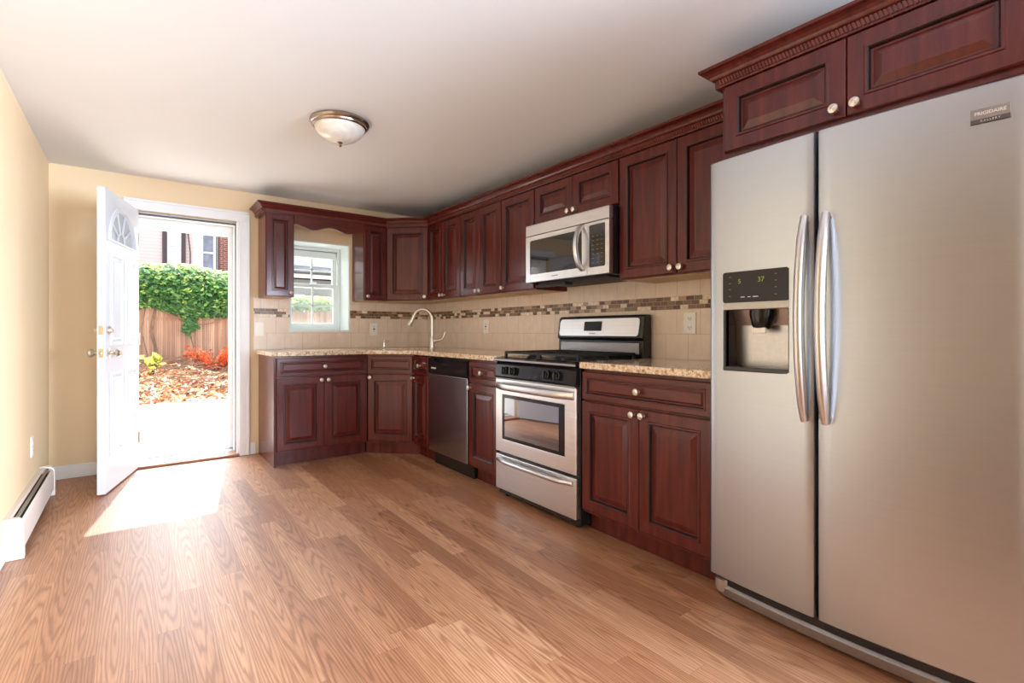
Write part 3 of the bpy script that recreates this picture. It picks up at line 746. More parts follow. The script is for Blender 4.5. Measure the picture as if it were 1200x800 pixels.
# back guard with display
by = .560
b = MB(); b.box(0.002, rw - .002, by, .642, .88, 1.02, .004)
bgp = b.build('backguard', M['black'], t)
MB().box(.03, rw - .03, by - .006, by + .002, .935, 1.005, .003).build('vent_trim', M['steel_shade'], bgp)
b = MB(); pr = [(by + .004, 1.022), (by - .014, 1.034), (by + .008, 1.170), (by + .020, 1.182), (.640, 1.182), (.640, 1.010), (by + .01, 1.010)]
b.grid([[(x, y, z) for y, z in pr] for x in (-.002, rw + .002)], closed_v=True, cap=True)
hd = b.build('control_head', M['black'], t)
bv = hd.modifiers.new('eased_edge', 'BEVEL'); bv.width = .010; bv.segments = 3; bv.limit_method = 'ANGLE'; bv.angle_limit = math.radians(40)
sl = Matrix.Translation((0, by - .0035, 1.102)) @ Matrix.Rotation(math.radians(-9.2), 4, 'X')
b = MB()
def rrect(x0, x1, z0, z1, r, n=6):
    out = []
    for cx, cz, a0 in ((x1 - r, z1 - r, 0), (x0 + r, z1 - r, 90), (x0 + r, z0 + r, 180), (x1 - r, z0 + r, 270)):
        for k in range(n + 1):
            a = math.radians(a0 + 90 * k / n); out.append((cx + r * math.cos(a), cz + r * math.sin(a)))
    return out
b.prism(rrect(.022, rw - .028, -.055, .060, .022), -.0035, .004, 0, sl @ toxz)
fcp = b.build('control_face', M['steel'], t)
MB().prism(rrect(.265, .425, -.022, .042, .006), -.0055, .0, 0, sl @ toxz).build('display', M['black_gloss'], fcp)
lettering('FRIGIDAIRE', .011, 'lettering', M['mark_dim'], fcp, sl @ facing(.345, -.0040, -.040))

# ------------------------------------------------------------------ over-the-range microwave
t = thing('microwave', 'stainless over-the-range microwave with curved vertical handle', 'microwave', (-.400, -2.199, 0), -90)
mw_ = .759; mz0, mz1 = 1.408, 1.802
MB().box(0, mw_, .028, .395, mz0, mz1, .004).build('body', M['black'], t)
b = MB(); b.grid([[(x, y, z) for y, z in ((.03, mz1), (.012, mz1), (.002, 1.795), (0, 1.726), (.03, 1.726))] for x in (.001, mw_ - .001)], closed_v=True, cap=True); b.build('vent_panel', M['steel'], t)
b = MB()
b.plate([(.001, 1.412), (.585, 1.412), (.585, 1.720), (.001, 1.720)], [rrect(.045, .540, 1.462, 1.692, .012)], 0, .030, 0, toxz)
md = b.build('door', M['steel'], t)
MB().box(.040, .545, .004, .012, 1.457, 1.697).build('window', M['micro_glass'], md)
hp = [(.545, -.002, 1.452)]
for k in range(1, 16):
    s = k / 16; hp.append((.545 + .0 * s, -.004 - .056 * math.sin(math.pi * s) ** .6, 1.452 + (1.712 - 1.452) * s))
hp.append((.545, -.002, 1.712))
MB().tube(hp, .017, 14, flat=(1.0, .8), up=(1, 0, 0)).build('handle', M['steel_handle'], md, 50)
lettering('FRIGIDAIRE', .012, 'lettering', M['mark_dim'], md, facing(.295, -.0004, 1.436))
b = MB(); b.plate([(.587, 1.412), (mw_ - .001, 1.412), (mw_ - .001, 1.720), (.587, 1.720)], [rrect(.600, .728, 1.455, 1.705, .010)], 0, .030, 0, toxz)
cpn = b.build('control_panel', M['steel'], t)
MB().box(.594, .734, .004, .012, 1.450, 1.710).build('keypad', M['micro_glass'], cpn)
b = MB()
for r_ in range(7):
    for c_ in range(3):
        x = .622 + c_ * .034; z = 1.635 - r_ * .026; MB().box(x, x + .016, .0032, .0042, z, z + .004).build('keypad_mark', M['mark_dim'], cpn)
b = MB(); b.box(.06, mw_ - .06, .06, .36, mz0 - .012, mz0 + .001, .004); b.box(.04, .34, .05, .12, mz0 - .028, mz0 - .010, .004); b.build('grease_filter', M['black_matte'], t)

# ------------------------------------------------------------------ dishwasher
t = thing('dishwasher', 'built-in stainless dishwasher with black control strip', 'dishwasher', (-.632, yB - .006, 0), -90)
dw = .598
MB().box(.0, dw, .026, .58, .10, .868).build('body', M['black'], t)
MB().box(.0, dw, .060, .58, 0.0, .10).build('toe_panel', M['black'], t)
dd = MB().box(.002, dw - .002, 0, .030, .115, .738, .005, 3).build('door', M['steel_dark'], t)
b = MB()
arc = [(.09 + (dw - .18) * k / 24, .858 - .042 * math.sin(math.pi * k / 24) ** .7) for k in range(25)]
b.plate([(.002, .742), (dw - .002, .742), (dw - .002, .866), (.002, .866)], [arc[::-1]], -.004, .030, 0, toxz)
cp = b.build('control_strip', M['black_gloss'], t)
MB().box(.08, dw - .08, .022, .030, .80, .862).build('handle_pocket', M['black'], cp)
lettering('FRIGIDAIRE', .016, 'lettering', M['mark'], cp, facing(.095, -.0046, .784), bold=.0006)

# ------------------------------------------------------------------ refrigerator
RF = thing('refrigerator', 'tall side-by-side stainless refrigerator with two bowed handles', 'refrigerator', (-.600, -3.748, 0), -90)
fw = .925
def fy(x):   # door front, bowed outwards at the middle
    u = (x - .44) / .46
    return -.104 + .030 * u * u
FZ0, FZ1 = .0986, 1.7588
MB().box(.002, fw - .002, .006, .585, .03, 1.745, .004).build('cabinet_body', M['black_matte'], RF)
def fdoor(name, x0, x1, hole=None):
    n = 14; r = .010
    xs = [x0 + .0, x0 + r * .3, x0 + r] + [x0 + r + (x1 - x0 - 2 * r) * k / n for k in range(1, n)] + [x1 - r, x1 - r * .3, x1]
    dy = {0: .010, 1: .003, 2: 0}
    ys = []
    m = len(xs)
    for i, x in enumerate(xs):
        e = min(i, m - 1 - i); ys.append(fy(x) + dy.get(e, 0))
    if hole:
        for hx in hole[:2]:
            j = min(range(3, m - 3), key=lambda i: abs(xs[i] - hx)); xs[j] = hx; ys[j] = fy(hx)
    zs = [FZ0, FZ0 + .004] + ([hole[2], hole[3]] if hole else []) + [FZ1 - .004, FZ1]
    b = MB(); bm = b.bm
    V = [[bm.verts.new((x, y + (.004 if k in (0, len(zs) - 1) else 0), z)) for x, y in zip(xs, ys)] for k, z in enumerate(zs)]
    K = [[bm.verts.new((x, .004, z)) for x in xs] for z in zs]
    for k in range(len(zs) - 1):
        for i in range(m - 1):
            inside = hole and abs(zs[k] - hole[2]) < 1e-6 and xs[i] >= hole[0] - 1e-6 and xs[i + 1] <= hole[1] + 1e-6
            if not inside: bm.faces.new((V[k][i], V[k][i + 1], V[k + 1][i + 1], V[k + 1][i]))
            bm.faces.new((K[k][i], K[k][i + 1], K[k + 1][i + 1], K[k + 1][i])) if not inside else None
        bm.faces.new((V[k][0], V[k + 1][0], K[k + 1][0], K[k][0])); bm.faces.new((V[k][-1], V[k + 1][-1], K[k + 1][-1], K[k][-1]))
    for k in (0, len(zs) - 1):
        for i in range(m - 1): bm.faces.new((V[k][i], V[k][i + 1], K[k][i + 1], K[k][i]))
    return b.build(name, M['steel_fridge'], RF, 40)
HX0, HX1, HZ0, HZ1 = .075, .322, .930, 1.303
f1 = fdoor('freezer_door', 0, .4045, (HX0, HX1, HZ0, HZ1))
f2 = fdoor('refrigerator_door', .4145, fw)
MB().box(.396, .424, -.030, .006, FZ0 + .005, FZ1 - .005).build('door_gasket', M['black_matte'], RF)
for hx_ in (.01, fw - .12): MB().box(hx_, hx_ + .11, -.05, .06, 1.745, 1.765, .004).build('hinge_cover', M['black'], RF)
def fhandle(x, parent):
    z0, z1 = .772, 1.470; p = []; r = []
    for k in range(25):
        s = k / 24; e = math.sin(math.pi * s)
        p.append((x, fy(x) - .014 - .046 * e ** .8, z0 + (z1 - z0) * s)); r.append(.0165 + .0055 * min(1, e * 3))
    b = MB(); b.tube(p, r, 16, flat=(.95, .75), up=(1, 0, 0))
    for zz, k in ((z0 + .012, 0), (z1 - .012, -1)): b.cyl((x, fy(x) + .004, zz), (x, fy(x) - .018, zz), .011, 14)
    return b.build('handle', M['steel_handle'], parent, 50)
fhandle(.380, f1); fhandle(.446, f2)
# dispenser: panel, trim, cavity, chute, tray
ym = fy(.20)
b = MB(); pf = rrect(HX0 - .003, HX1 + .003, 1.188, HZ1 + .004, .010)
b.prism(pf, ym - .006, ym + .03, 0, toxz); dp = b.build('dispenser_panel', M['black_gloss'], f1)
def yrot(px): return math.degrees(math.atan2(fy(.322) - fy(.075), .247))
b = MB(); b.box(HX0 - .002, HX1 + .002, ym - .006, ym + .03, 1.160, 1.190, .003); b.build('dispenser_trim', M['steel_shade'], f1)
b = MB(); D = .085; y0 = ym + .002
MB().box(HX0 - .001, HX0 + .008, y0, .003, HZ0, 1.162).build('dispenser_side', M['black'], f1)
b.box(HX1 - .006, HX1 + .002, y0, .003, HZ0, 1.162).box(HX0, HX1, y0, .003, HZ0 - .002, HZ0 + .010)
b.grid([[(x, yy, z) for yy, z in ((y0 + .045, 1.165), (y0 + .072, 1.10), (y0 + .080, HZ0 + .008), (y0 + .095, HZ0 + .008), (y0 + .095, 1.165))] for x in (HX0 + .004, HX1 - .004)], closed_v=True, cap=True)
b.build('dispenser_cavity', M['cavity'], f1)
b = MB(); b.box(HX0 - .003, HX0 + .008, ym - .004, ym + .02, HZ0 - .004, 1.162, .002).box(HX1 - .005, HX1 + .003, ym - .004, ym + .02, HZ0 - .004, 1.162, .002).box(HX0 - .003, HX1 + .003, ym - .006, ym + .075, HZ0 - .006, HZ0 + .012, .003)
b.build('dispenser_tray', M['black'], f1)
b = MB(); b.lathe([(.001, 0), (.048, 0), (.046, .030), (.034, .070), (.026, .080), (.001, .080)], (.205, ym + .045, 1.166), (0, -.15, -1), 20); b.build('ice_chute', M['black'], f1, 35)
b = MB(); b.box(.180, .232, ym + .008, ym + .020, 1.070, 1.092, .004); b.box(.190, .222, ym + .012, ym + .02, 1.09, 1.11, .003); b.build('dispenser_lever', M['plate'], f1)
lettering('5', .024, 'temperature_digit', M['led'], f1, facing(.140, ym - .0065, 1.268))
lettering('37', .026, 'temperature_digits', M['led'], f1, facing(.222, ym - .0065, 1.270))
b = MB()
for x0, x1 in ((.145, .160), (.172, .183), (.192, .212)): MB().box(x0, x1, ym - .0068, ym - .005, 1.207, 1.2095).build('panel_mark', M['mark'], f1)
for z in (1.286, 1.262, 1.238, 1.212):
    for x in (.098, .272): MB().box(x, x + .007, ym - .0068, ym - .005, z, z + .002).build('panel_mark', M['mark_dim'], f1)
# badge
bx, bz = .840, 1.672; a_ = math.atan2(fy(.88) - fy(.80), .08)
bm_ = Matrix.Translation((bx, fy(bx), bz)) @ Matrix.Rotation(a_, 4, 'Z')
k_ = MB(); k_.box(-.040, .040, -.0035, .004, -.0205, .0205, .001); k_.build('badge', M['steel_shade'], f2, None, bm_)
k_ = MB(); k_.box(-.040, .040, -.0042, .002, -.0205, -.0085, .0005); k_.build('badge_base', plain('dark_badge_strip', srgb(84, 76, 76), .4), f2, None, bm_)
lettering('FRIGIDAIRE', .0125, 'badge_lettering', M['mark'], f2, bm_ @ facing(0, -.0040, .006), bold=.0002)
lettering('G A L L E R Y', .0070, 'badge_lettering', M['mark'], f2, bm_ @ facing(0, -.0046, -.0146))
# kick grille
b = MB(); n = 20
b.grid([[(fw * k / n, fy(fw * k / n) + o + (.03 if k in (0, n) else 0), z) for o, z in ((.030, .012), (.020, .020), (.018, .050), (.030, .062), (.090, .062), (.090, .012))] for k in range(n + 1)], closed_v=True, cap=True)
kg = b.build('kick_grille', M['steel_shade'], RF, 35)
b = MB(); b.grid([[(.02 + (fw - .04) * k / n, fy(.02 + (fw - .04) * k / n) + .026, z) for z in (.062, .098)] for k in range(n + 1)]); b.build('grille_slot', M['black'], kg)
b = MB(); b.lathe([(.001, 0), (.03, 0), (.034, .012), (.034, .05), (.001, .05)], (.04, fy(.04) + .045, .03), (0, 0, 1), 18); b.build('leveling_foot', M['steel'], RF, 40)
for x in (.06, fw - .06): MB().cyl((x - .015, .50, .02), (x + .015, .50, .02), .02, 16).build('roller', M['black'], RF)

# ------------------------------------------------------------------ ceiling light, outlets, heater
t = thing('ceiling_light', 'flush round ceiling light with frosted bowl and dark metal rim', 'ceiling light', (-1.605, -1.985, H))
MB().lathe([(.001, 0), (.150, 0), (.162, -.008), (.166, -.018), (.160, -.028), (.152, -.032), (.150, -.040), (.143, -.046), (.138, -.040), (.001, -.036)], (0, 0, 0), (0, 0, 1), 48).build('rim', M['bronze'], t, 35)
MB().lathe([(.140, -.040), (.136, -.055), (.122, -.078), (.098, -.100), (.066, -.116), (.030, -.124), (.001, -.125)], (0, 0, 0), (0, 0, 1), 48).build('glass_bowl', M['frosted'], t, 60)
MB().lathe([(.001, -.118), (.014, -.122), (.016, -.128), (.008, -.134), (.011, -.142), (.006, -.150), (.001, -.152)], (0, 0, 0), (0, 0, 1), 20).build('finial', M['bronze'], t, 50)

def outlet(name, label, loc, rz, kind='duplex', w=.078, h=.122):
    t = thing(name, label, 'outlet' if kind != 'switch' else 'light switch', loc, rz, 'wall outlets and switches')
    b = MB(); b.box(-w / 2, w / 2, -.006, .001, -h / 2, h / 2, .003, 3)
    b.build('plate', M['plate'], t)
    if kind == 'duplex':
        for z in (.026, -.026):
            b = MB(); b.prism(rrect(-.017, .017, z - .014, z + .014, .008), -.0075, -.004, 0, toxz); s = b.build('socket', M['plate'], t)
            b = MB(); b.box(-.008, -.005, -.0082, -.006, z - .002, z + .007).box(.005, .008, -.0082, -.006, z - .002, z + .006).cyl((0, -.0082, z - .008), (0, -.006, z - .008), .0028, 8); b.build('slots', M['slot'], s)
    elif kind == 'gfci':
        b = MB(); b.box(-.017, .017, -.008, -.004, -.034, .034, .001); s = b.build('socket', M['plate'], t)
        b = MB()
        for z in (.022, -.022): b.box(-.008, -.005, -.0086, -.007, z - .004, z + .005).box(.005, .008, -.0086, -.007, z - .004, z + .004)
        b.box(-.009, .009, -.0095, -.007, -.007, .007, .001); b.build('slots', M['slot'], s)
    else:
        b = MB(); b.box(-.008, .008, -.008, -.004, -.017, .017, .001); b.box(-.004, .004, -.014, -.006, -.002, .010, .001); b.build('toggle', M['plate'], t)
    return t
outlet('wall_outlet', 'white duplex outlet on the tile right of the range', (-.0095, -3.219, 1.125), -90)
outlet('wall_outlet', 'white outlet on the tile above the dishwasher counter', (-.0095, -1.137, 1.122), -90, 'gfci')
outlet('wall_outlet', 'white outlet on the tile between window and corner', (-.620, -.0095, 1.101), 0, 'gfci')
outlet('light_switch', 'white switch plate on the tile beside the door casing', (-1.675, -.0095, 1.098), 0, 'switch', .078, .125)
outlet('wall_outlet', 'white outlet low on the left wall above the heater', (XL - .0005, -.751, .385), 90)

t = thing('baseboard_heater', 'low cream hydronic baseboard heater along the left wall', 'heater', (XL + .001, -1.610, 0), 90)
hl = 1.185
hp_ = [(0, .018), (0, .188), (-.030, .190), (-.058, .182), (-.064, .172), (-.062, .160), (-.066, .150), (-.070, .050), (-.070, .018)]
# local frame: x along wall, y into the wall, so the room side is negative y
b = MB()
b.grid([[(x, y, z) for y, z in ((0, .018), (0, .190), (-.020, .192), (-.030, .188), (-.026, .184), (-.006, .180), (-.006, .018))] for x in (.03, hl - .03)], closed_v=True, cap=True)
b.build('back_panel', M['heater'], t)
b = MB(); b.grid([[(x, y, z) for y, z in ((-.060, .176), (-.066, .170), (-.071, .155), (-.072, .045), (-.066, .045), (-.064, .160), (-.056, .168))] for x in (.03, hl - .03)], closed_v=True, cap=True)
b.build('front_panel', M['heater'], t, 40)
b = MB(); b.grid([[(x, y, z) for y, z in ((-.038, .188), (-.050, .184), (-.051, .181), (-.039, .184))] for x in (.05, hl - .05)], closed_v=True, cap=True)
b.build('damper', M['steel_shade'], t)
b = MB(); b.box(.03, hl - .03, -.058, -.008, .05, .150); b.build('fin_core', M['slot'], t)
for x0, x1 in ((0, .034), (hl - .034, hl)):
    b = MB(); b.grid([[(x, y, z) for y, z in ((0, .002), (0, .195), (-.040, .195), (-.058, .190), (-.070, .178), (-.075, .160), (-.076, .002))] for x in (x0, x1)], closed_v=True, cap=True)
    b.build('end_cap', M['heater'], t, 40)

# ------------------------------------------------------------------ outdoors
GZ = -.13
M['concrete'] = plain('pale_concrete', srgb(234, 222, 202), 0.8, var=.05, scale=3, bump=.1)
M['joint'] = plain('concrete_joint', srgb(150, 132, 112), 0.9)
M['soil'] = plain('dry_brown_soil', srgb(150, 104, 74), 0.95, var=.25, scale=6, bump=.3)
def fence_mat():
    k = NT('weathered_cedar_pickets'); k.set(Roughness=.8)
    tc = k.n('ShaderNodeTexCoord'); sp = k.n('ShaderNodeSeparateXYZ'); k.l(tc.outputs['Object'], sp.inputs[0])
    w = k.n('ShaderNodeTexWhiteNoise', noise_dimensions='1D'); k.l(k.math('FLOOR', k.math('DIVIDE', sp.outputs['X'], .085)), w.inputs['W'])
    c = k.ramp(w.outputs['Value'], [(0, srgb(162, 122, 98)), (.5, srgb(184, 142, 116)), (1, srgb(206, 168, 140))])
    n = k.noise(k.coord((22, 22, 1.4)), 1.6, 5, .6)
    c = k.mix(k.ramp(n, [(.35, (.45, .45, .45, 1)), (.6, (0, 0, 0, 1))]), c, srgb(138, 100, 78))
    k.l(c, k.b.inputs['Base Color']); return k.m
M['fence'] = fence_mat()
def leafy(name, stops, rough=.5, trans=.25):
    k = NT(name); k.set(Roughness=rough)
    at = k.n('ShaderNodeAttribute', attribute_name='tone')
    c = k.ramp(at.outputs['Fac'], stops); k.l(c, k.b.inputs['Base Color'])
    if trans:
        tl = k.n('ShaderNodeBsdfTranslucent'); k.l(c, tl.inputs[0]); mx = k.n('ShaderNodeMixShader'); mx.inputs[0].default_value = trans
        k.l(k.b.outputs[0], mx.inputs[1]); k.l(tl.outputs[0], mx.inputs[2]); k.l(mx.outputs[0], k.out.inputs['Surface'])
    return k.m
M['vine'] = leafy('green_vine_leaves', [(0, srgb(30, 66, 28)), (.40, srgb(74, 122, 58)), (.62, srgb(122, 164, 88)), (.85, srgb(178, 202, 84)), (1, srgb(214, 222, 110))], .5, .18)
M['dry'] = leafy('dry_fallen_leaves', [(0, srgb(120, 70, 48)), (.25, srgb(206, 108, 60)), (.45, srgb(222, 158, 104)), (.7, srgb(228, 200, 156)), (1, srgb(244, 236, 222))], .7, .15)
M['rust'] = leafy('rust_orange_foliage', [(0, srgb(176, 62, 24)), (.5, srgb(226, 92, 40)), (1, srgb(244, 140, 78))], .7, .2)
M['yellowgreen'] = leafy('yellow_green_leaves', [(0, srgb(150, 160, 60)), (1, srgb(232, 226, 120))], .6, .25)
M['twig'] = plain('dry_twig_bark', srgb(140, 108, 88), .9, var=.4, scale=4)
struct(MB().box(-7, 7, WT + .03, 5.45, GZ - .2, GZ).build('patio', M['concrete']), 'sunlit pale concrete patio outside the back door', 'patio')
b = MB(); b.box(-2.475, -2.463, .4, 5.45, GZ - .01, GZ + .001)
b.box(-7, 7, 3.3, 3.312, GZ - .01, GZ + .001)
struct(b.build('trim_13', M['joint']), 'thin joints scored in the concrete patio', 'patio joint')
struct(MB().box(-9, 12, 5.45, 24, GZ - .3, GZ - .02).build('ground', M['soil']), 'bare soil beyond the patio', 'ground')

def leaves(name, mat, pts, size, parent=None, droop=.3):
    """pts: (pos, facing direction, tone, scale); each leaf a folded blade"""
    bm = bmesh.new(); lay = bm.verts.layers.float.new('tone')
    for p, d, tone, sc in pts:
        d = Vector(d).normalized(); r = Vector((random.uniform(-1, 1), random.uniform(-1, 1), random.uniform(-1, 1)))
        a = (r - d * r.dot(d)).normalized(); c = d.cross(a); s = size * sc; p = Vector(p)
        co = [p - a * s * .5, p - a * s * .1 + c * s * .36 - d * s * .12, p + a * s * .55, p - a * s * .1 - c * s * .36 - d * s * .12]
        v = [bm.verts.new(x) for x in co]
        for q in v: q[lay] = tone
        bm.faces.new((v[0], v[1], v[2])); bm.faces.new((v[0], v[2], v[3]))
    me = bpy.data.meshes.new(name); bm.to_mesh(me); bm.free(); me.materials.append(mat)
    o = bpy.data.objects.new(name, me); COL.objects.link(o)
    if parent is not None: o.parent = parent
    return o
# fence
FY = 9.0; FZT = 1.60
t = thing('fence', 'tall weathered cedar picket fence behind the leaf pile', 'fence', (0, FY, GZ))
b = MB(); x = -5.2
while x < 6.5:
    h = FZT - GZ + random.uniform(-.015, .02); b.box(x, x + .079, -.009 + random.uniform(-.004, .004), .009, 0, h); x += .085
b.build('board_panel', M['fence'], t)
for z in (.35, 1.45): MB().box(-5.2, 6.5, .012, .05, z, z + .09).build('rail', M['fence'], t)
for k in range(6): MB().box(-5.0 + k * 2.2, -4.9 + k * 2.2, .05, .15, 0, 1.7).build('post', M['fence'], t)
# vines: a lumpy dark core with leaves all over it
def vine(label, x0, x1, zlo, zhi, y, n, tone_bias, wild):
    t = thing('climbing_vine', label, 'vine', ((x0 + x1) / 2, y, GZ), 0, 'vines over the back fence')
    pts = []
    for _ in range(n):
        x = random.uniform(x0, x1)
        lo = zlo - (.05 * (x + 2.2) if wild > .11 else 0) + wild * (.5 * math.sin(x * 2.3 + 1) + .35 * math.sin(x * 5.1)); hi = zhi + wild * (.35 * math.sin(x * 1.7) + .35 * math.sin(x * 4.3 + 2))
        s = random.random(); z = lo + (hi - lo) * s ** .85
        bulge = .42 * math.sin(math.pi * min(1, max(0, (z - lo) / max(.05, hi - lo)))) ** .6
        yy = -bulge - random.uniform(-.30, .10) * (.4 + s)
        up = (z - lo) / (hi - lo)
        tone = min(1, max(0, random.gauss(.26 + tone_bias + .46 * up ** 4, .22)))  # tops painted lighter, putting the backlight into the leaf tone
        d = (random.uniform(-.7, .7), -1 + random.uniform(-.3, .5), .35 + up + random.uniform(-.5, .5))
        pts.append(((x - t.location.x, yy, z - GZ), d, tone, random.uniform(.6, 1.25)))
    if wild > .11:
        for _ in range(110): pts.append(((-1.52 + random.gauss(0, .07) - t.location.x, -.10 - random.uniform(0, .05), 1.22 - GZ + random.gauss(0, .08)), (random.uniform(-.6, .6), -1, .5), random.uniform(.1, .5), 1))
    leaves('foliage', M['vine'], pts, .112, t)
    b = MB()
    if wild > .11: b.tube([(-1.98 + .11 * k - t.location.x, -.06, 1.50 - GZ - .26 * math.sin(math.pi * k / 12)) for k in range(13)], .014, 6)
    for k in range(5):
        xx = random.uniform(x0, x1) - t.location.x
        b.tube([(xx, -.03, 0), (xx + .05, -.05, .6), (xx - .08, -.06, 1.2), (xx + .1, -.05, zhi - GZ - .2)], .014, 6)
    b.build('stem', M['twig'], t)
    return t
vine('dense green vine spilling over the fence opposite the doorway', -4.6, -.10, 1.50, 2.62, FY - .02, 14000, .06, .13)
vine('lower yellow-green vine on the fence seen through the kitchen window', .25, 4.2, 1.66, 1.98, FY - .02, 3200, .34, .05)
# pile of dry leaves and brush
def mound(x, y):
    u = (y - 5.4) / 3.6
    z = .52 * math.sin(min(1, max(0, u)) * math.pi * .62) * (.85 + .22 * math.sin(x * 1.9 + .7) + .12 * math.sin(x * 4.7 + y * 2)) + .03 * math.sin(x * 9 + y * 7)
    return GZ - .02 + max(0, z)
b = MB(); b.grid([[(-5 + 11 * i / 70, 5.35 + 3.6 * j / 24, mound(-5 + 11 * i / 70, 5.35 + 3.6 * j / 24)) for j in range(25)] for i in range(71)])
tag(b.build('brush_mound', M['soil']), 'brown heap of soil and brush under the dry leaves', 'brush heap', None, 'stuff')
pts = []
for _ in range(11000):
    x = random.uniform(-4.2, 2.2); y = 5.3 + 3.5 * random.random() ** 1.2; z = mound(x, y) + random.uniform(0, .05)
    tone = min(1, max(0, random.gauss(.46, .32)))
    pts.append(((x, y, z), (random.uniform(-.9, .9), random.uniform(-1.1, .4), .9), tone, random.uniform(.5, 1.3)))
tag(leaves('leaf_litter', M['dry'], pts, .105), 'orange and tan dry leaves heaped along the fence', 'leaf litter', None, 'stuff')
b = MB()
for _ in range(420):
    x = random.uniform(-4.0, 2.0); y = random.uniform(5.6, 8.6); z = mound(x, y) + random.uniform(.02, .12); a = random.gauss(.25, .5); L = random.uniform(.25, .9)
    d = Vector((math.cos(a), math.sin(a) * .6, random.uniform(-.12, .25))) * L
    p = Vector((x, y, z)); b.tube([p, p + d * .5 + Vector((0, 0, .03)), p + d], [.010, .008, .004], 5)
tag(b.build('twig_heap', M['twig']), 'bare grey brown twigs tangled in the leaf pile', 'twigs', None, 'stuff')
def bush(name, label, loc, h, r, n, mat, cat, size=.07):
    t = thing(name, label, cat, loc)
    b = MB(); pts = []
    for k in range(16):
        a = random.uniform(0, 2 * math.pi); rr = r * random.uniform(.4, 1); hh = h * random.uniform(.6, 1)
        e = Vector((math.cos(a) * rr, math.sin(a) * rr * .7, hh)); m_ = e * .5 + Vector((0, 0, .08))
        b.tube([(0, 0, -.1), m_, e], [.009, .006, .003], 5)
        for _ in range(n // 16):
            s = random.uniform(.3, 1.05); p = (m_ * (2 * s) if s < .5 else m_ + (e - m_) * (2 * s - 1)) + Vector((random.gauss(0, .05), random.gauss(0, .05), random.gauss(0, .05)))
            pts.append((p, (random.uniform(-1, 1), random.uniform(-1, .2), random.uniform(-.2, 1)), min(1, max(0, random.gauss(.5, .25))), random.uniform(.5, 1.2)))
    b.build('stems', M['twig'], t); leaves('foliage', mat, pts, size, t)
bush('dried_shrub', 'rust orange dried shrub standing in the leaf pile by the fence', (-1.05, 8.1, mound(-1.05, 8.1)), .62, .75, 900, M['rust'], 'shrub')
bush('dried_shrub', 'smaller rust orange dried shrub at the right of the leaf pile', (.05, 8.0, mound(.05, 8.0)), .45, .6, 600, M['rust'], 'shrub')
bush('seedling', 'yellow-green leafy seedling at the left edge of the leaf pile', (-2.28, 6.9, mound(-2.28, 6.9)), .42, .16, 70, M['yellowgreen'], 'plant', .13)

# neighbouring houses
def siding(name, col, pitch=.115):
    k = NT(name); k.set(Roughness=.7)
    tc = k.n('ShaderNodeTexCoord'); sp = k.n('ShaderNodeSeparateXYZ'); k.l(tc.outputs['Object'], sp.inputs[0])
    f = k.math('FRACT', k.math('DIVIDE', sp.outputs['Z'], pitch))
    c = k.mix(k.math('LESS_THAN', f, .13), col, tuple(x * .72 for x in col[:3]) + (1,)); k.l(c, k.b.inputs['Base Color']); k.bump(f, .5, .02); return k.m
M['siding'] = siding('pinkish_lap_siding', srgb(206, 190, 188))
M['siding_white'] = siding('white_lap_siding', srgb(240, 240, 242), .3)
def brickwall():
    k = NT('red_brown_brick'); k.set(Roughness=.85)
    tc = k.n('ShaderNodeTexCoord'); sp = k.n('ShaderNodeSeparateXYZ'); k.l(tc.outputs['Object'], sp.inputs[0])
    cb = k.n('ShaderNodeCombineXYZ'); k.l(sp.outputs['X'], cb.inputs[0]); k.l(sp.outputs['Z'], cb.inputs[1])
    br = k.n('ShaderNodeTexBrick'); k.l(cb.outputs[0], br.inputs['Vector']); br.inputs['Scale'].default_value = 1
    br.inputs['Brick Width'].default_value = .22; br.inputs['Row Height'].default_value = .075; br.inputs['Mortar Size'].default_value = .008
    br.inputs['Color1'].default_value = srgb(120, 66, 58); br.inputs['Color2'].default_value = srgb(146, 88, 76); br.inputs['Mortar'].default_value = srgb(190, 164, 152)
    k.l(br.outputs['Color'], k.b.inputs['Base Color']); return k.m
M['brick'] = brickwall()
M['shutter'] = plain('dark_shutter_paint', srgb(66, 52, 58), .6)
M['grey_siding'] = siding('grey_garage_siding', srgb(120, 122, 122), .2)
M['roof'] = plain('dark_grey_shingles', srgb(86, 88, 92), .9, var=.2, scale=9)
M['house_glass'] = plain('pale_curtained_glass', srgb(186, 196, 208), .12, var=.12, scale=1.2)
M['house_glass_dark'] = plain('dark_curtained_glass', srgb(116, 122, 140), .1, var=.4, scale=2.5)
def house_window(t, x0, x1, z0, z1, y, glass, shutters, frame_w=.06):
    b = MB(); frame(b, x0, x1, z0, z1, y - .06, y + .02, frame_w, .0)
    zm = (z0 + z1) / 2; b.box(x0 + frame_w, x1 - frame_w, y - .05, y + .01, zm - .03, zm + .03)
    f = b.build('window_frame', M['white_paint'], t)
    MB().box(x0 + .02, x1 - .02, y - .02, y + .005, z0 + .02, z1 - .02).build('pane', glass, f)
    if shutters:
        for a, c in ((x0 - .14, x0 - .01), (x1 + .01, x1 + .14)): MB().box(a, c, y - .05, y, z0 - .1, z1 + .06).build('shutter', M['shutter'], t)
        MB().box(x0 - .14, x1 + .14, y - .09, y, z0 - .16, z0 - .06).build('window_sill', M['shutter'], t)
HY = 16.0
def hx(px, y=HY):   # helper used while measuring: photo column -> metres at depth y
    a = math.radians(36.92); k = (px - 598.9) / 587.1
    fx_, fy_ = math.sin(a) + k * math.cos(a), math.cos(a) - k * math.sin(a)
    return -2.554 + fx_ * (y + 4.8965) / fy_
t = thing('house', 'pinkish sided house with dark shutters left of the view beyond the fence', 'house', (-3.5, HY, GZ), 0, 'neighbouring houses')
x0 = hx(226) + 3.5
MB().box(-4.5, x0, 0, 5, 0, 6.2).build('wall', M['siding'], t)
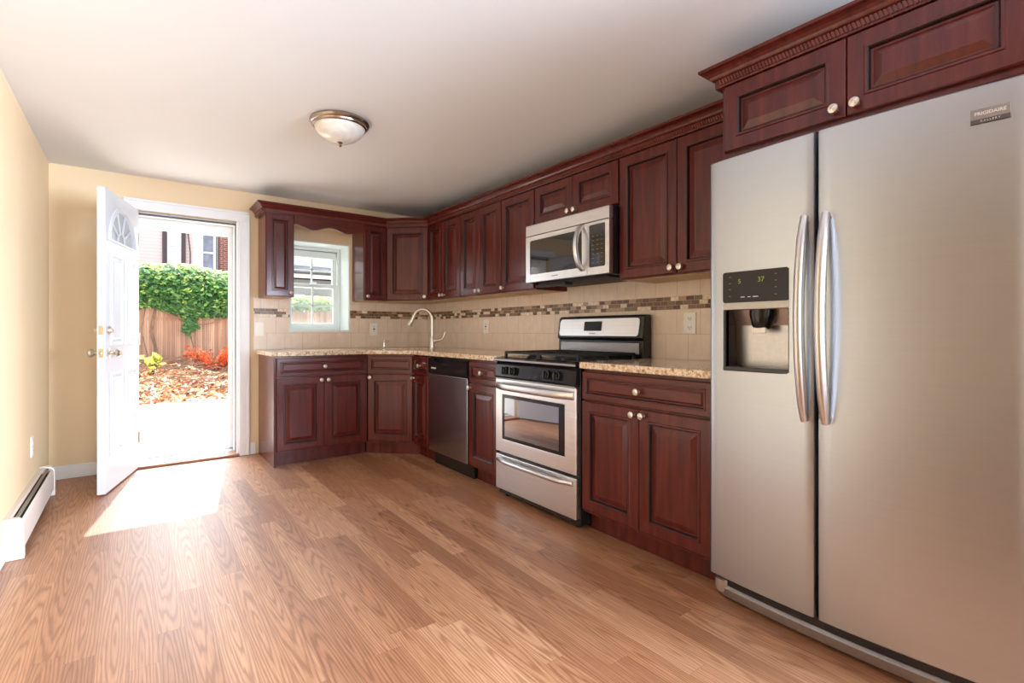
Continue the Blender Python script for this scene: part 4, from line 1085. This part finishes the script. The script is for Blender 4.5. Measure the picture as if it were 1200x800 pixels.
house_window(t, hx(196) + 3.5, hx(212) + 3.5, 3.35, 5.05, 0, M['house_glass'], True)
house_window(t, hx(196) + 3.5 - 1.75, hx(212) + 3.5 - 1.75, 3.35, 5.05, 0, M['house_glass'], True)
MB().prism([(-4.8, 6.1), (x0 + .3, 6.1), (x0 - 1.5, 7.0), (-3, 7.0)], -.4, 5.2, 0, toxz).build('roof', M['roof'], t)
b = MB(); b.tube([(x0 - .28, -.04, 6.0), (x0 - .20, -.04, 5.2), (x0 - .08, -.05, 4.0), (x0 - .08, -.05, 1)], .018, 6); b.build('cable', M['shutter'], t)
t = thing('house', 'white house with tall narrow window beyond the fence, middle of the doorway view', 'house', (hx(241), HY + .4, GZ), 0, 'neighbouring houses')
hw0, hw1 = hx(226) - hx(241) + .02, hx(257.5) - hx(241)
MB().box(hw0, hw1, 0, 4.5, 0, 6.2).build('wall', M['siding_white'], t)
house_window(t, hx(236.5) - hx(241), hx(254) - hx(241), 3.2, 4.95, 0, M['house_glass_dark'], False, .07)
MB().prism([(hw0, 6.1), (hw1, 6.1), (hw1 - .3, 6.9), (hw0 + .3, 6.9)], -.3, 4.7, 0, toxz).build('roof', M['roof'], t)
MB().box(hw1 - .09, hw1 - .01, -.06, .01, 0, 6.0).build('downspout', M['grey_siding'], t)
t = thing('house', 'red brown brick house beyond the fence at the right of the doorway view', 'house', (hx(265), HY + 1.2, GZ), 0, 'neighbouring houses')
bw = hx(282, HY + 1.2) - hx(265)
MB().box(hx(257, HY + 1.2) - hx(265), bw + 1.2, 0, 4, 0, 6.2).build('wall', M['brick'], t)
house_window(t, hx(272.5, HY + 1.2) - hx(265), hx(290, HY + 1.2) - hx(265), 3.1, 5.0, 0, M['house_glass'], False)
MB().prism([(hx(257, HY + 1.2) - hx(265), 6.1), (bw + 1.3, 6.1), (bw, 6.9), (0, 6.9)], -.3, 4.3, 0, toxz).build('roof', M['roof'], t)
t = thing('garage', 'grey garage with white fascia and dark roof seen through the kitchen window', 'garage', (4.2, 15.0, GZ))
MB().box(-2.9, 3.2, 0, 4, 0, 3.18).build('wall', M['grey_siding'], t)
MB().box(-3.0, 3.3, -.12, 0, 3.22, 3.38, .01).build('fascia', M['white_paint'], t)
MB().prism([(0, 3.38), (4.2, 3.38), (4.2, 3.5), (2.2, 3.95), (0, 3.46)], -3.0, 3.3, 0, Matrix(((0, 0, 1, 0), (1, 0, 0, -.2), (0, 1, 0, 0), (0, 0, 0, 1)))).build('roof', M['roof'], t)
house_window(t, -2.5, -1.6, 1.6, 2.6, 0, M['house_glass_dark'], False)
MB().box(.2, 2.6, -.03, .01, 0.1, 2.5).build('garage_door', M['siding_white'], t)
t = thing('house', 'tall white sided house standing behind the grey garage', 'house', (5.5, 21.0, GZ), 0, 'neighbouring houses')
MB().box(-5, 4.5, 0, 4, 0, 8.5).build('wall', M['siding_white'], t)
house_window(t, -2.6, -1.7, 4.9, 6.3, 0, M['house_glass'], False)
MB().prism([(-5.3, 8.4), (4.8, 8.4), (2.5, 10), (-3, 10)], -.3, 4.3, 0, toxz).build('roof', M['roof'], t)
